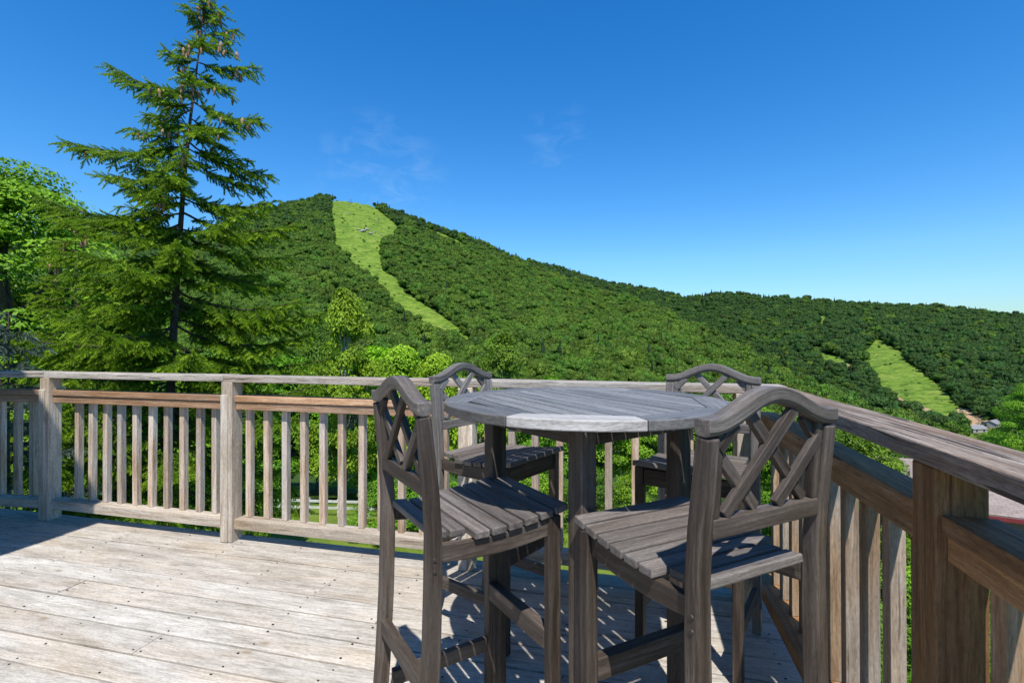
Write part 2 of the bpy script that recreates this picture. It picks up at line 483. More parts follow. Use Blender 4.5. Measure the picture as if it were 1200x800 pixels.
def ground_z(x, y):
    x = np.asarray(x, float); y = np.asarray(y, float)
    D0, S0 = to_ds(x, y)
    r = np.hypot(D0, S0); a = np.arctan2(S0, D0)
    ac = np.clip(a, -1.2, 1.2)
    u = 600 + FPX * np.tan(ac)
    D = r * np.cos(ac)
    CAN = 9.0
    dA = np.interp(u, U_A, D_A); zA = zv(np.interp(u, U_A, V_A), dA) - CAN
    dB = np.interp(u, U_B, D_B); zB = zv(np.interp(u, U_B, V_B), dB) - CAN
    foot = np.interp(u, [500, 900, 1100], [-34, -40, -46])
    dF = np.minimum(190, dA * 0.62)
    zF = np.minimum(foot, zA - 5)
    valley = np.where(u > 700, -46.0, np.minimum(zA, zB) - 60)
    valley = np.interp(u, [600, 700, 800, 900, 1000], [0, 0, 0.5, 1, 1]) * -46 + np.interp(u, [600, 700, 800, 900, 1000], [1, 1, 0.5, 0, 0]) * (np.minimum(zA, zB) - 40)
    dV = dA + np.interp(u, [600, 1000, 1200], [260, 75, 60])
    K = [(0 * D, 0 * D - 8.0), (0 * D + 20, 0 * D - 8.0), (0 * D + 29, 0 * D - 8.35), (0 * D + 45, 0 * D - 12), (np.minimum(0 * D + 110, dF * 0.75), 0.72 * zF)]
    K += [(dF, zF)]
    for t in (0.25, 0.5, 0.75):
        K.append((dF + (dA - dF) * t, zF + (zA - zF) * t ** 1.12))
    K += [(dA, zA), (dV, valley)]
    for t in (0.2, 0.5, 0.8):
        K.append((dV + (dB - dV) * t, valley + (zB - valley) * t ** 1.05))
    K += [(dB, zB), (dB * 1.5, zB - 80), (0 * D + 9000, zB - 200)]
    z = np.array(K[0][1], float).copy()
    for (d0, z0), (d1, z1) in zip(K[:-1], K[1:]):
        t = np.clip((D - d0) / np.maximum(d1 - d0, 1e-6), 0, 1)
        z = np.where(D > d0, z0 + (z1 - z0) * t, z)
    amp = np.clip((D - 60) / 500, 0, 1) * 5.0
    z = z + amp * low_noise(x, y, 1 / 55.0, 3) * 0.55
    z = z + np.clip((r - 4) / 20, 0, 1) * 0.12 * low_noise(x, y, 0.5, 5)
    back = np.clip((np.abs(a) - 1.25) / 0.6, 0, 1)
    back = back * back * (3 - 2 * back)
    return z * (1 - back) + (-8.0) * back

def ray_ground(u, v, dmin=6.0, dmax=3000.0):
    """where the sight line through a photo point first meets the ground"""
    u = np.asarray(u, float); v = np.asarray(v, float)
    ds = np.concatenate([np.arange(dmin, 60, 0.25), np.arange(60, dmax, 1.5)])
    D = ds[None, :] + 0 * u[:, None]
    S = D * ((u[:, None] - 600) / FPX)
    X, Y = to_xy(D, S)
    Z = zv(v[:, None], D)
    hit = Z < ground_z(X, Y)
    i = np.argmax(hit, 1)
    i = np.where(hit.any(1), i, len(ds) - 1)
    k = np.arange(len(u))
    return X[k, i], Y[k, i], ground_z(X[k, i], Y[k, i])

RUN_A_V = [236, 250, 268, 285, 300, 318, 328, 345, 360, 372, 388, 402]
RUN_A_L = [388, 389, 389, 390, 404, 424, 434, 452, 463, 482, 510, 540]
RUN_A_R = [429, 446, 468, 450, 447, 448, 464, 478, 500, 518, 540, 558]
RUN_B_V = [399, 412, 429, 446, 460, 471, 483, 493]
RUN_B_L = [1027, 1012, 1014, 1026, 1040, 1056, 1080, 1103]
RUN_B_R = [1032, 1054, 1068, 1092, 1108, 1118, 1126, 1128]
RUN_C_V = [413, 420, 428, 437]
RUN_C_L = [954, 962, 976, 996]
RUN_C_R = [958, 984, 996, 1003]
RUN_D_V = [371, 377, 384]
RUN_D_L = [958, 959, 961]
RUN_D_R = [970, 968, 966]
RUN_E_V = [265, 270, 276, 283, 287]
RUN_E_L = [493, 498, 512, 528, 540]
RUN_E_R = [496, 506, 522, 538, 543]
LOT_V = [480, 488, 496, 503]
LOT_L = [1122, 1118, 1122, 1132]
LOT_R = [1132, 1146, 1160, 1164]
CLR_V = [494, 500, 508, 518]
CLR_L = [1126, 1124, 1126, 1132]
CLR_R = [1168, 1182, 1188, 1190]
RUNS = [(RUN_A_V, RUN_A_L, RUN_A_R, 2), (RUN_B_V, RUN_B_L, RUN_B_R, 2), (RUN_C_V, RUN_C_L, RUN_C_R, 7), (RUN_D_V, RUN_D_L, RUN_D_R, 1), (RUN_E_V, RUN_E_L, RUN_E_R, 0.5), (LOT_V, LOT_L, LOT_R, 2), (CLR_V, CLR_L, CLR_R, 2)]

def grass_mat(name, c1, c2, c3, big=0.05, fine=2.0):
    m, nt, b = new_mat(name)
    g = nt.nodes.new('ShaderNodeNewGeometry')
    n1 = noise(nt, g.outputs['Position'], big, 6, 0.65)
    n2 = noise(nt, g.outputs['Position'], fine, 6, 0.7)
    c = ramp(nt, n1, [(0.3, c1), (0.5, c2), (0.72, c3)])
    f = ramp(nt, n2, [(0.3, (0.55, 0.6, 0.5)), (0.65, (1.1, 1.1, 1.05))])
    nt.links.new(mix(nt, 1.0, c, f, 'MULTIPLY'), b.inputs['Base Color'])
    b.inputs['Roughness'].default_value = 0.85
    b.inputs['Specular IOR Level'].default_value = 0.15
    bp = nt.nodes.new('ShaderNodeBump'); bp.inputs['Strength'].default_value = 0.6; bp.inputs['Distance'].default_value = 0.4 / fine
    nt.links.new(n2, bp.inputs['Height']); nt.links.new(bp.outputs[0], b.inputs['Normal'])
    return m
def run_mat(name, c1, c2, c3, big, fine):
    m = grass_mat(name, c1, c2, c3, big, fine)
    nt = m.node_tree; b = nt.nodes['Principled BSDF']
    src = b.inputs['Base Color'].links[0].from_socket
    g = nt.nodes.new('ShaderNodeNewGeometry')
    n3 = noise(nt, mapped(nt, g.outputs['Position'], (1, 1, 2.5)), 0.11, 5, 0.7, 0.8)
    f = ramp(nt, n3, [(0.40, (0.42, 0.52, 0.40)), (0.49, (0.95, 1, 0.9)), (0.56, (1.0, 1.0, 1.0)), (0.64, (1.45, 1.2, 1.3))])
    nt.links.new(mix(nt, 0.9, src, f, 'MULTIPLY'), b.inputs['Base Color'])
    return m
M['run'] = run_mat('ski_run_grass', (0.10, 0.17, 0.026), (0.16, 0.255, 0.032), (0.25, 0.31, 0.07), 0.05, 0.30)
M['lawn'] = grass_mat('lawn_grass', (0.105, 0.17, 0.025), (0.15, 0.215, 0.03), (0.20, 0.25, 0.05), 0.35, 9.0)
M['floor'] = grass_mat('forest_floor', (0.030, 0.062, 0.011), (0.050, 0.10, 0.015), (0.07, 0.13, 0.02), 0.08, 0.6)
M['dirt'] = grass_mat('bare_dirt', (0.30, 0.19, 0.11), (0.42, 0.29, 0.18), (0.48, 0.36, 0.24), 0.12, 0.6)
M['gravel'] = grass_mat('pale_gravel', (0.24, 0.23, 0.21), (0.38, 0.37, 0.35), (0.50, 0.49, 0.47), 0.7, 14.0)

na, nr = 420, 230
aa = np.concatenate([np.linspace(-math.pi, -1.15, 30)[:-1], np.linspace(-1.15, 1.15, na), np.linspace(1.15, math.pi, 30)[1:-1]])
rr = np.concatenate([[0.0], np.geomspace(3, 9000, nr)])
A2, R2 = np.meshgrid(aa, rr)
Dg, Sg = R2 * np.cos(A2), R2 * np.sin(A2)
Xg, Yg = to_xy(Dg, Sg)
Zg = ground_z(Xg, Yg)
nc = len(aa)
idx = np.arange(nc * len(rr)).reshape(len(rr), nc)
F = np.stack([idx[:-1, :], np.roll(idx, -1, 1)[:-1, :], np.roll(idx, -1, 1)[1:, :], idx[1:, :]], -1).reshape(-1, 4)
gm = np_mesh('ground', np.stack([Xg, Yg, Zg], -1).reshape(-1, 3), F, smooth=True)
ground = link_mesh('ground', gm, M['floor'])
tag(ground, kind='structure')

def drape(name, vs_, ls, rs, mat, lift, ncol=26, nrow=90, wob=2.2):
    vv = np.linspace(vs_[0], vs_[-1], nrow)
    l = np.interp(vv, vs_, ls) + wob * low_noise(vv * 1.0, vv * 0, 0.35, 11)
    r = np.interp(vv, vs_, rs) + wob * low_noise(vv * 1.0, vv * 0, 0.35, 12)
    U = l[:, None] + (r - l)[:, None] * np.linspace(0, 1, ncol)[None, :]
    V_ = vv[:, None] + 0 * U
    X, Y, Z = ray_ground(U.ravel(), V_.ravel())
    i = np.arange(nrow * ncol).reshape(nrow, ncol)
    f = np.stack([i[:-1, :-1], i[:-1, 1:], i[1:, 1:], i[1:, :-1]], -1).reshape(-1, 4)
    # leave out cells that jump over a crest
    P = np.stack([X, Y, Z], -1)
    ext = np.linalg.norm(P[f].max(1) - P[f].min(1), axis=1)
    f = f[ext < 60]
    me = np_mesh(name, P + [0, 0, lift], f, smooth=True)
    o = link_mesh(name, me, mat)
    tag(o, kind='structure')
    return o

for (a, b_, c, _) in RUNS[:5]:
    drape('ski_run', a, b_, c, M['run'], 0.8)
drape('meadow', CLR_V, CLR_L, CLR_R, M['run'], 0.6)
drape('dirt_lot', LOT_V, LOT_L, LOT_R, M['dirt'], 0.9)
drape('dirt_track', [428, 440, 452, 462, 476, 486], [990, 1004, 1020, 1036, 1066, 1086], [994, 1010, 1027, 1042, 1076, 1100], M['dirt'], 1.0, 6, 50)

# lawn below the deck and gravel bed beside it
def patch(name, poly_DS, mat, lift, step):
    P = np.array(poly_DS)
    d = np.arange(P[:, 0].min(), P[:, 0].max() + step, step); s = np.arange(P[:, 1].min(), P[:, 1].max() + step, step)
    Dm, Sm = np.meshgrid(d, s)
    x, y = to_xy(Dm, Sm)
    z = ground_z(x, y) + lift
    n, m_ = Dm.shape
    i = np.arange(n * m_).reshape(n, m_)
    f = np.stack([i[:-1, :-1], i[:-1, 1:], i[1:, 1:], i[1:, :-1]], -1).reshape(-1, 4)
    cd = Dm.ravel()[f].mean(1); cs = Sm.ravel()[f].mean(1)
    ins = np.zeros(len(f), bool)
    for k in range(len(P)):
        (d0, s0), (d1, s1) = P[k], P[(k + 1) % len(P)]
        c = ((s0 > cs) != (s1 > cs)) & (cd < (d1 - d0) * (cs - s0) / (s1 - s0 + 1e-12) + d0)
        ins ^= c
    me = np_mesh(name, np.stack([x, y, z], -1).reshape(-1, 3), f[ins], smooth=True)
    return tag(link_mesh(name, me, mat), kind='structure')
patch('lawn', [(3, -22), (31, -24), (29.5, 9), (14, 9), (3, 3)], M['lawn'], 0.05, 0.4)
patch('gravel_bed', [(6, 4.5), (12, 5.5), (14, 9.2), (22, 11), (22, 22), (6, 18)], M['gravel'], 0.06, 0.4)

# ------------------------------------------------------------------ hillside forest (one mass)
def icos(sub):
    bm = bmesh.new(); bmesh.ops.create_icosphere(bm, subdivisions=sub, radius=1)
    V = np.array([v.co[:] for v in bm.verts]); Fc = np.array([[v.index for v in f.verts] for f in bm.faces]); bm.free()
    return V, Fc
ICO1, ICO2 = icos(1), icos(2)

def leaf_quads(C, N, size, r, flat=0.0):
    """diamond leaf faces at C with normals N"""
    n = len(C)
    N = N + r.normal(0, 0.55, (n, 3)); N[:, 2] += flat
    N /= np.linalg.norm(N, axis=1)[:, None] + 1e-9
    T = np.cross(N, r.normal(0, 1, (n, 3))); T /= np.linalg.norm(T, axis=1)[:, None] + 1e-9
    B = np.cross(N, T)
    s = size * r.uniform(0.65, 1.3, n)[:, None]
    w = s * r.uniform(0.5, 0.8, n)[:, None]
    V = np.stack([C - T * s * 0.55, C + B * w * 0.5 + N * s * 0.08, C + T * s * 0.6, C - B * w * 0.5 + N * s * 0.08], 1).reshape(-1, 3)
    Fq = np.arange(4 * n).reshape(n, 4)
    return V, Fq

def crown_variant(name, kind, seed, mat=None):
    r = np.random.default_rng(seed)
    Vs, Fs, Rn = [], [], []
    base = 0
    def put(V, Fx, rn):
        nonlocal base
        Vs.append(V); Fs.append(Fx + base); Rn.append(rn); base += len(V)
    fq = []
    if kind == 'round':
        n = 15
        for k in range(n):
            th = r.uniform(0, 6.28); ph = r.uniform(-0.35, 1.0)
            rad = 0.34 * math.sqrt(max(0, 1 - ph * ph * 0.6)) * r.uniform(0.6, 1.15)
            c = np.array([math.cos(th) * rad, math.sin(th) * rad, 0.62 + ph * 0.27])
            s = r.uniform(0.16, 0.25)
            V = ICO2[0] * (1 + r.normal(0, 0.10, (len(ICO2[0]), 1))) * [s, s, s * 0.8] * 0.86 + c
            put(V, ICO2[1], np.full(len(V), r.uniform(0.25, 0.55)))
            m_ = 110
            d = r.normal(0, 1, (m_, 3)); d[:, 2] = np.abs(d[:, 2]) * 0.9 - 0.25; d /= np.linalg.norm(d, axis=1)[:, None]
            P = c + d * [s, s, s * 0.8] * r.uniform(0.92, 1.12, (m_, 1))
            V, Fx = leaf_quads(P, d, 0.072, r)
            fq.append((V, Fx, np.repeat(np.clip(r.normal(0.5, 0.22, m_) + r.uniform(-.15, .15), 0, 1), 4)))
    else:
        for k in range(9):
            t = k / 8
            z = 0.16 + 0.78 * t; rad = 0.22 * (1 - t) + 0.02
            V = ICO1[0] * (1 + r.normal(0, 0.12, (len(ICO1[0]), 1))) * [rad, rad, 0.10] + [r.normal(0, 0.01), r.normal(0, 0.01), z]
            put(V, ICO1[1], np.full(len(V), 0.1))
            m_ = int(14 + 40 * (1 - t))
            th = r.uniform(0, 6.28, m_); q = rad * r.uniform(0.85, 1.35, m_)
            P = np.stack([np.cos(th) * q, np.sin(th) * q, z + r.uniform(-0.07, 0.05, m_)], -1)
            V, Fx = leaf_quads(P, np.stack([np.cos(th), np.sin(th), 0.5 + 0 * th], -1), 0.075, r)
            fq.append((V, Fx, np.repeat(r.uniform(0.2, 1, m_), 4)))
    Ftri = np.concatenate(Fs)
    q_f = []
    for V, Fx, rn in fq:
        q_f.append(Fx + base); Vs.append(V); Rn.append(rn); base += len(V)
    me = np_mesh(name, np.concatenate(Vs), [Ftri, np.concatenate(q_f)], {'rnd': ('FLOAT', np.concatenate(Rn))})
    me.materials.append(M[mat or ('forest' if kind == 'round' else 'forest_conifer')])
    return bpy.data.objects.new(name, me)

fcol = bpy.data.collections.new('canopy_kinds')
for i in range(6): fcol.objects.link(crown_variant('canopy_a_round_%d' % i, 'round', 20 + i))
for i in range(2): fcol.objects.link(crown_variant('canopy_b_conifer_%d' % i, 'conifer', 40 + i))

for i in range(4): fcol.objects.link(crown_variant('canopy_c_far_%d' % i, 'round', 60 + i, 'forest_dark'))

def in_runs(x, y, z, grow):
    D, S = to_ds(x, y)
    u = 600 + FPX * S / D; v = HOR - (z - EYE) / D * FPX
    hit = np.zeros(len(x), bool)
    for V_, L_, R_, g in RUNS:
        gg = g * grow
        inside = (v > V_[0] - gg) & (v < V_[-1] + gg)
        l = np.interp(v, V_, L_); r_ = np.interp(v, V_, R_)
        front = (D > 150)
        hit |= inside & front & (u > l - gg) & (u < r_ + gg)
    return hit

pts, scl, kd = [], [], []
def scatter(dmin, dmax, spacing, size, umin=-260, umax=1500):
    tmin, tmax = (umin - 600) / FPX, (umax - 600) / FPX
    d = np.arange(dmin, dmax, spacing * 0.9)
    for dd in d:
        n = int(dd * (tmax - tmin) / spacing)
        S = (np.arange(n) + rng.uniform(-0.45, 0.45, n)) * spacing + dd * tmin
        D = dd + rng.uniform(-0.45, 0.45, n) * spacing
        x, y = to_xy(D, S)
        z = ground_z(x, y)
        ok = ~(in_runs(x, y, z, 1.0) | in_runs(x, y, z + size * 0.35, 0.2) | in_runs(x, y, z + size * 0.6, 0.0))
        # low brush strays into the edges of the runs
        inr = ~ok
        brush = inr & (rng.uniform(0, 1, len(x)) < 0.05)
        ok |= brush
        # leave out ground that faces away behind a crest
        D2 = D * 0.985
        u = 600 + FPX * S / D
        elev = (z + 14 - EYE) / D
        vis = np.ones(len(x), bool)
        for fr in (0.25, 0.4, 0.55, 0.7, 0.8, 0.88, 0.94):
            xx, yy = to_xy(D * fr, S * fr)
            vis &= (ground_z(xx, yy) - 4 - EYE) / (D * fr) < elev
        ok &= vis
        x, y, z, D_, u_ = x[ok], y[ok], z[ok], D[ok], u[ok]
        br_ = brush[ok]
        s = np.where(br_, 0.26, 1.0) * size * np.clip(rng.lognormal(0, 0.26, len(x)), 0.5, 1.55) * (1 + 0.18 * low_noise(x, y, 1 / 30.0, 9))
        # conifers near the crests and in drifts
        dA = np.interp(u_, U_A, D_A); dB = np.interp(u_, U_B, D_B)
        crest = np.clip(1 - np.abs(D_ - dA) / 90, 0, 1) * (u_ < 700) + np.clip(1 - np.abs(D_ - dB) / 70, 0, 1) * (u_ > 640)
        pc = np.clip(0.04 + 0.5 * crest + 0.25 * (low_noise(x, y, 1 / 60.0, 21) > 0.85), 0, 0.85)
        con = rng.uniform(0, 1, len(x)) < pc
        k = np.where(con, rng.integers(6, 8, len(x)), rng.integers(0, 6, len(x)))
        far = (D_ > dA + 25) | (rng.uniform(0, 1, len(x)) < np.clip((D_ - 700) / 500, 0, 0.6) * (u_ < 700))
        k = np.where(~con & far & (rng.uniform(0, 1, len(x)) < 0.85), rng.integers(8, 12, len(x)), k)
        h = np.where(con, s * 1.75, s * rng.uniform(0.8, 1.45, len(x)))
        pts.append(np.stack([x, y, z - 0.25 * s], -1))
        scl.append(np.stack([s * 1.02, s * 1.02, h], -1) * np.where(con, 0.8, 1.0)[:, None])
        kd.append(k)
scatter(140, 260, 5.2, 7.6)
scatter(260, 640, 5.4, 7.8)
scatter(640, 1180, 6.2, 9.0)
scatter(1180, 1750, 8.0, 11.5, 560, 1500)
scatter(2250, 2700, 24, 22.0, -260, 500)
pts, scl, kd = np.concatenate(pts), np.concatenate(scl), np.concatenate(kd)
print('forest crowns', len(pts))
rot = np.zeros_like(pts); rot[:, 2] = rng.uniform(0, 6.28, len(pts)); rot[:, :2] = rng.normal(0, 0.06, (len(pts), 2))
fm = bpy.data.meshes.new('forest')
fm.vertices.add(len(pts)); fm.vertices.foreach_set('co', pts.astype(np.float32).ravel())
for nme, typ, arr, key in (('scl', 'FLOAT_VECTOR', scl, 'vector'), ('rot', 'FLOAT_VECTOR', rot, 'vector'), ('kind_id', 'INT', kd, 'value')):
    at = fm.attributes.new(nme, typ, 'POINT')
    at.data.foreach_set(key, arr.astype(np.int32 if typ == 'INT' else np.float32).ravel())
forest = bpy.data.objects.new('forest', fm)
COL.objects.link(forest)
fm.materials.append(M['forest'])
tag(forest, 'dense green summer forest covering the mountain and the far hill', 'forest', kind='stuff')
ng = bpy.data.node_groups.new('canopy_scatter', 'GeometryNodeTree')
ng.interface.new_socket('Geometry', in_out='INPUT', socket_type='NodeSocketGeometry')
ng.interface.new_socket('Geometry', in_out='OUTPUT', socket_type='NodeSocketGeometry')
gi, go = ng.nodes.new('NodeGroupInput'), ng.nodes.new('NodeGroupOutput')
iop = ng.nodes.new('GeometryNodeInstanceOnPoints')
ci = ng.nodes.new('GeometryNodeCollectionInfo')
ci.inputs['Collection'].default_value = fcol
ci.inputs['Separate Children'].default_value = True
ci.inputs['Reset Children'].default_value = True
def named(nm, t):
    n = ng.nodes.new('GeometryNodeInputNamedAttribute'); n.data_type = t
    n.inputs['Name'].default_value = nm
    return n.outputs['Attribute']
ng.links.new(gi.outputs[0], iop.inputs['Points'])
ng.links.new(ci.outputs[0], iop.inputs['Instance'])
iop.inputs['Pick Instance'].default_value = True
ng.links.new(named('kind_id', 'INT'), iop.inputs['Instance Index'])
ng.links.new(named('rot', 'FLOAT_VECTOR'), iop.inputs['Rotation'])
ng.links.new(named('scl', 'FLOAT_VECTOR'), iop.inputs['Scale'])
ng.links.new(iop.outputs[0], go.inputs[0])
gmod = forest.modifiers.new('scatter', 'NODES'); gmod.node_group = ng

# ------------------------------------------------------------------ deck
def build_deck():
    root = empty('deck')
    tag(root, kind='structure')
    mb = MB()
    pitch, y_edge, x0, x1 = 0.1405, 2.640, -6.4, 0.70
    nb = 46
    joints = {3: [-1.62], 5: [-2.62, 0.1], 6: [-0.2], 7: [-1.9], 8: [-0.95, -3.2], 9: [-2.25], 10: [-1.1], 12: [-1.85]}
    joist = [x0 + 0.05 + 0.405 * k for k in range(18)]
    rs = random.Random(3)
    sc_v, sc_f = [], []
    for i in range(nb):
        ya = y_edge - pitch * (i + 1)
        gap = rs.choice((0.005, 0.007, 0.009, 0.012))
        js = [min(joist, key=lambda q: abs(q - j)) for j in joints.get(i, [])]
        if i not in joints and i % 3 == 1: js = [rs.choice(joist[3:-3])]
        js = sorted(set([x0] + js + [x1]))
        for a, b in zip(js[:-1], js[1:]):
            n = max(2, int((b - a) / 0.4))
            dz = rs.uniform(-0.0015, 0.0015)
            P = [(a + 0.0012 + (b - a - 0.0024) * t / n, ya + pitch / 2, -0.018 + dz + rs.uniform(-0.0007, 0.0007)) for t in range(n + 1)]
            mb.sweep(P, rect(pitch - gap, 0.036), (0, 1, 0))
        for xj in joist:
            for f in (0.2, 0.8):
                for dx in ((-0.018, 0.018) if any(abs(xj - j) < 0.01 for j in js[1:-1]) else (0,)):
                    if rs.random() < 0.06: continue
                    cx_, cyy = xj + dx + rs.uniform(-.012, .012), ya + pitch * f + rs.uniform(-.012, .012)
                    r_ = rs.uniform(0.0034, 0.0050)
                    b0 = len(sc_v)
                    for k in range(8):
                        sc_v.append((cx_ + r_ * math.cos(k * math.pi / 4) * 1.15, cyy + r_ * math.sin(k * math.pi / 4), 0.0022))
                    sc_f.append(tuple(range(b0, b0 + 8)))
    boards = mb.build('floorboards', M['deck'], root, 0.003, 2)
    me = bpy.data.meshes.new('screws'); me.from_pydata(sc_v, [], sc_f)
    s = link_mesh('screws', me, M['screw'], root); s['kind'] = 'stuff'
    fb = MB()
    fb.bar((x0, y_edge - 0.03, -0.14), (x1, y_edge - 0.03, -0.14), 0.036, 0.2)
    fb.bar((x1 - 0.03, y_edge - 0.06, -0.14), (x1 - 0.03, -3.8, -0.14), 0.036, 0.2)
    fb.build('rim_joist', M['dark'], root)
    jb = MB()
    for xj in joist[:-1]:
        jb.bar((xj, y_edge - 0.06, -0.13), (xj, -3.8, -0.13), 0.036, 0.18)
    jb.build('joists', M['dark'], root)
    for px_, py_ in ((0.55, 2.4), (0.55, -0.5), (-2.0, 2.4), (-4.5, 2.4)):
        p = MB(); p.bar((px_, py_, -8.2), (px_, py_, -0.24), 0.14, 0.14, (1, 0, 0)); p.build('support_post', M['dark'], root)
build_deck()

# ------------------------------------------------------------------ railings
CAP_B, CAP_T = 0.970, 1.008
R2_T, R2_M, R2_B = 0.885, 0.848, 0.800
BT_T, BT_B = 0.137, 0.078

def railing(label, p0, p1, posts, seams, cap_ext=(0, 0), notch=True, phase=0.0, mats=('cap', 'tan', 'post', 'post', 'baluster')):
    """rail from p0 to p1 (inner faces on that line, walking so that the deck is on the right)"""
    p0, p1 = Vector(p0), Vector(p1)
    L = (p1 - p0).length
    ang = math.atan2(p1.y - p0.y, p1.x - p0.x)
    root = empty('railing', (p0.x, p0.y, 0), ang)     # local x along the rail, local +y outwards
    tag(root, label, 'railing')
    # handrail pieces
    cuts = [-cap_ext[0]] + seams + [L + cap_ext[1]]
    for a, b in zip(cuts[:-1], cuts[1:]):
        mb = MB(); n = max(1, int((b - a) / 0.5))
        P = [(a + 0.001 + (b - a - 0.002) * t / n, 0.058, (CAP_B + CAP_T) / 2 + random.uniform(-0.0025, 0.0025)) for t in range(n + 1)]
        mb.sweep(P, rect(0.136, 0.038), (0, 1, 0))
        mb.build('handrail', M[mats[0]], root, 0.004, 2)
    # rails between the posts
    edges = [0.0]
    for q in posts: edges += [q - 0.0405, q + 0.0405]
    edges.append(L)
    spans = [(edges[i], edges[i + 1]) for i in range(0, len(edges), 2) if edges[i + 1] - edges[i] > 0.1]
    for a, b in spans:
        mb = MB(); mb.bar((a, 0.052, (R2_T + R2_M) / 2), (b, 0.052, (R2_T + R2_M) / 2), 0.088, R2_T - R2_M - 0.001, (0, 1, 0), seg=3)
        mb.build('upper_rail', M[mats[1]], root, 0.003)
        mb = MB(); mb.bar((a, 0.035, (R2_M + R2_B) / 2 - 0.001), (b, 0.035, (R2_M + R2_B) / 2 - 0.001), 0.036, R2_M - R2_B - 0.002, (0, 1, 0), seg=3)
        mb.build('under_rail', M[mats[1]], root, 0.003)
        mb = MB(); mb.bar((a, 0.045, (BT_T + BT_B) / 2), (b, 0.045, (BT_T + BT_B) / 2), 0.086, BT_T - BT_B, (0, 1, 0), seg=3)
        mb.build('bottom_rail', M[mats[2]], root, 0.003)
    for q in posts:
        mb = MB()
        yc = 0.030 if notch else 0.0415
        mb.bar((q, yc, 0.001), (q, yc, CAP_B - 0.0008), 0.080, 0.085, (1, 0, 0), seg=4)
        if notch:
            mb.bar((q - 0.012, -0.016, 0.0015), (q - 0.012, -0.016, R2_T + 0.006), 0.05, 0.012, (1, 0, 0))
        mb.build('post', M[mats[3]], root, 0.004)
    # balusters
    bb = MB(); bb.bar((0, 0, BT_T + 0.001), (0, 0, R2_M - 0.003), 0.036, 0.036, (1, 0, 0), seg=3)
    first = None
    q = 0.128 / 2 + phase
    while q < L - 0.03:
        if not any(abs(q - s) < 0.066 for s in posts):
            if first is None:
                first = bb.build('baluster', M[mats[4]], root, 0.002); o = first
            else:
                o = first.copy(); COL.objects.link(o)
            o.location = (q + random.uniform(-.003, .003), 0.073 + random.uniform(-.002, .002), 0)
            o.rotation_euler = (random.uniform(-.003, .003), random.uniform(-.004, .004), random.choice((0, math.pi)) + random.uniform(-.02, .02))
        q += 0.128
    return root

YB, XR = 2.497, 0.543
rail_back = railing('long weathered wooden deck railing along the far edge in front of the trees', (-3.90, YB + 0.03, 0), (XR + 0.06, YB, 0),
                    [0.0, 1.50, 3.03, 4.40], [1.47], cap_ext=(0.02, 0.075))
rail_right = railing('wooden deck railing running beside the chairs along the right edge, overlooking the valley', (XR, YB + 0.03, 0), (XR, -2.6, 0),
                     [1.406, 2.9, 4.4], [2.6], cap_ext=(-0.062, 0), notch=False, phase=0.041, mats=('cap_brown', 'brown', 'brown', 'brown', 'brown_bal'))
rail_left = railing('short shaded wooden railing section at the far left, angled from the back railing', (-6.2, YB - 0.265, 0), (-3.945, YB + 0.022, 0),
                    [0.0], [], cap_ext=(0.0, 0.04), notch=False, phase=0.03)

# ------------------------------------------------------------------ chairs
def zseat(y): return 0.724 + 0.9 * (y - 0.15) ** 2 * (0.42 if y > 0.15 else 0.5)

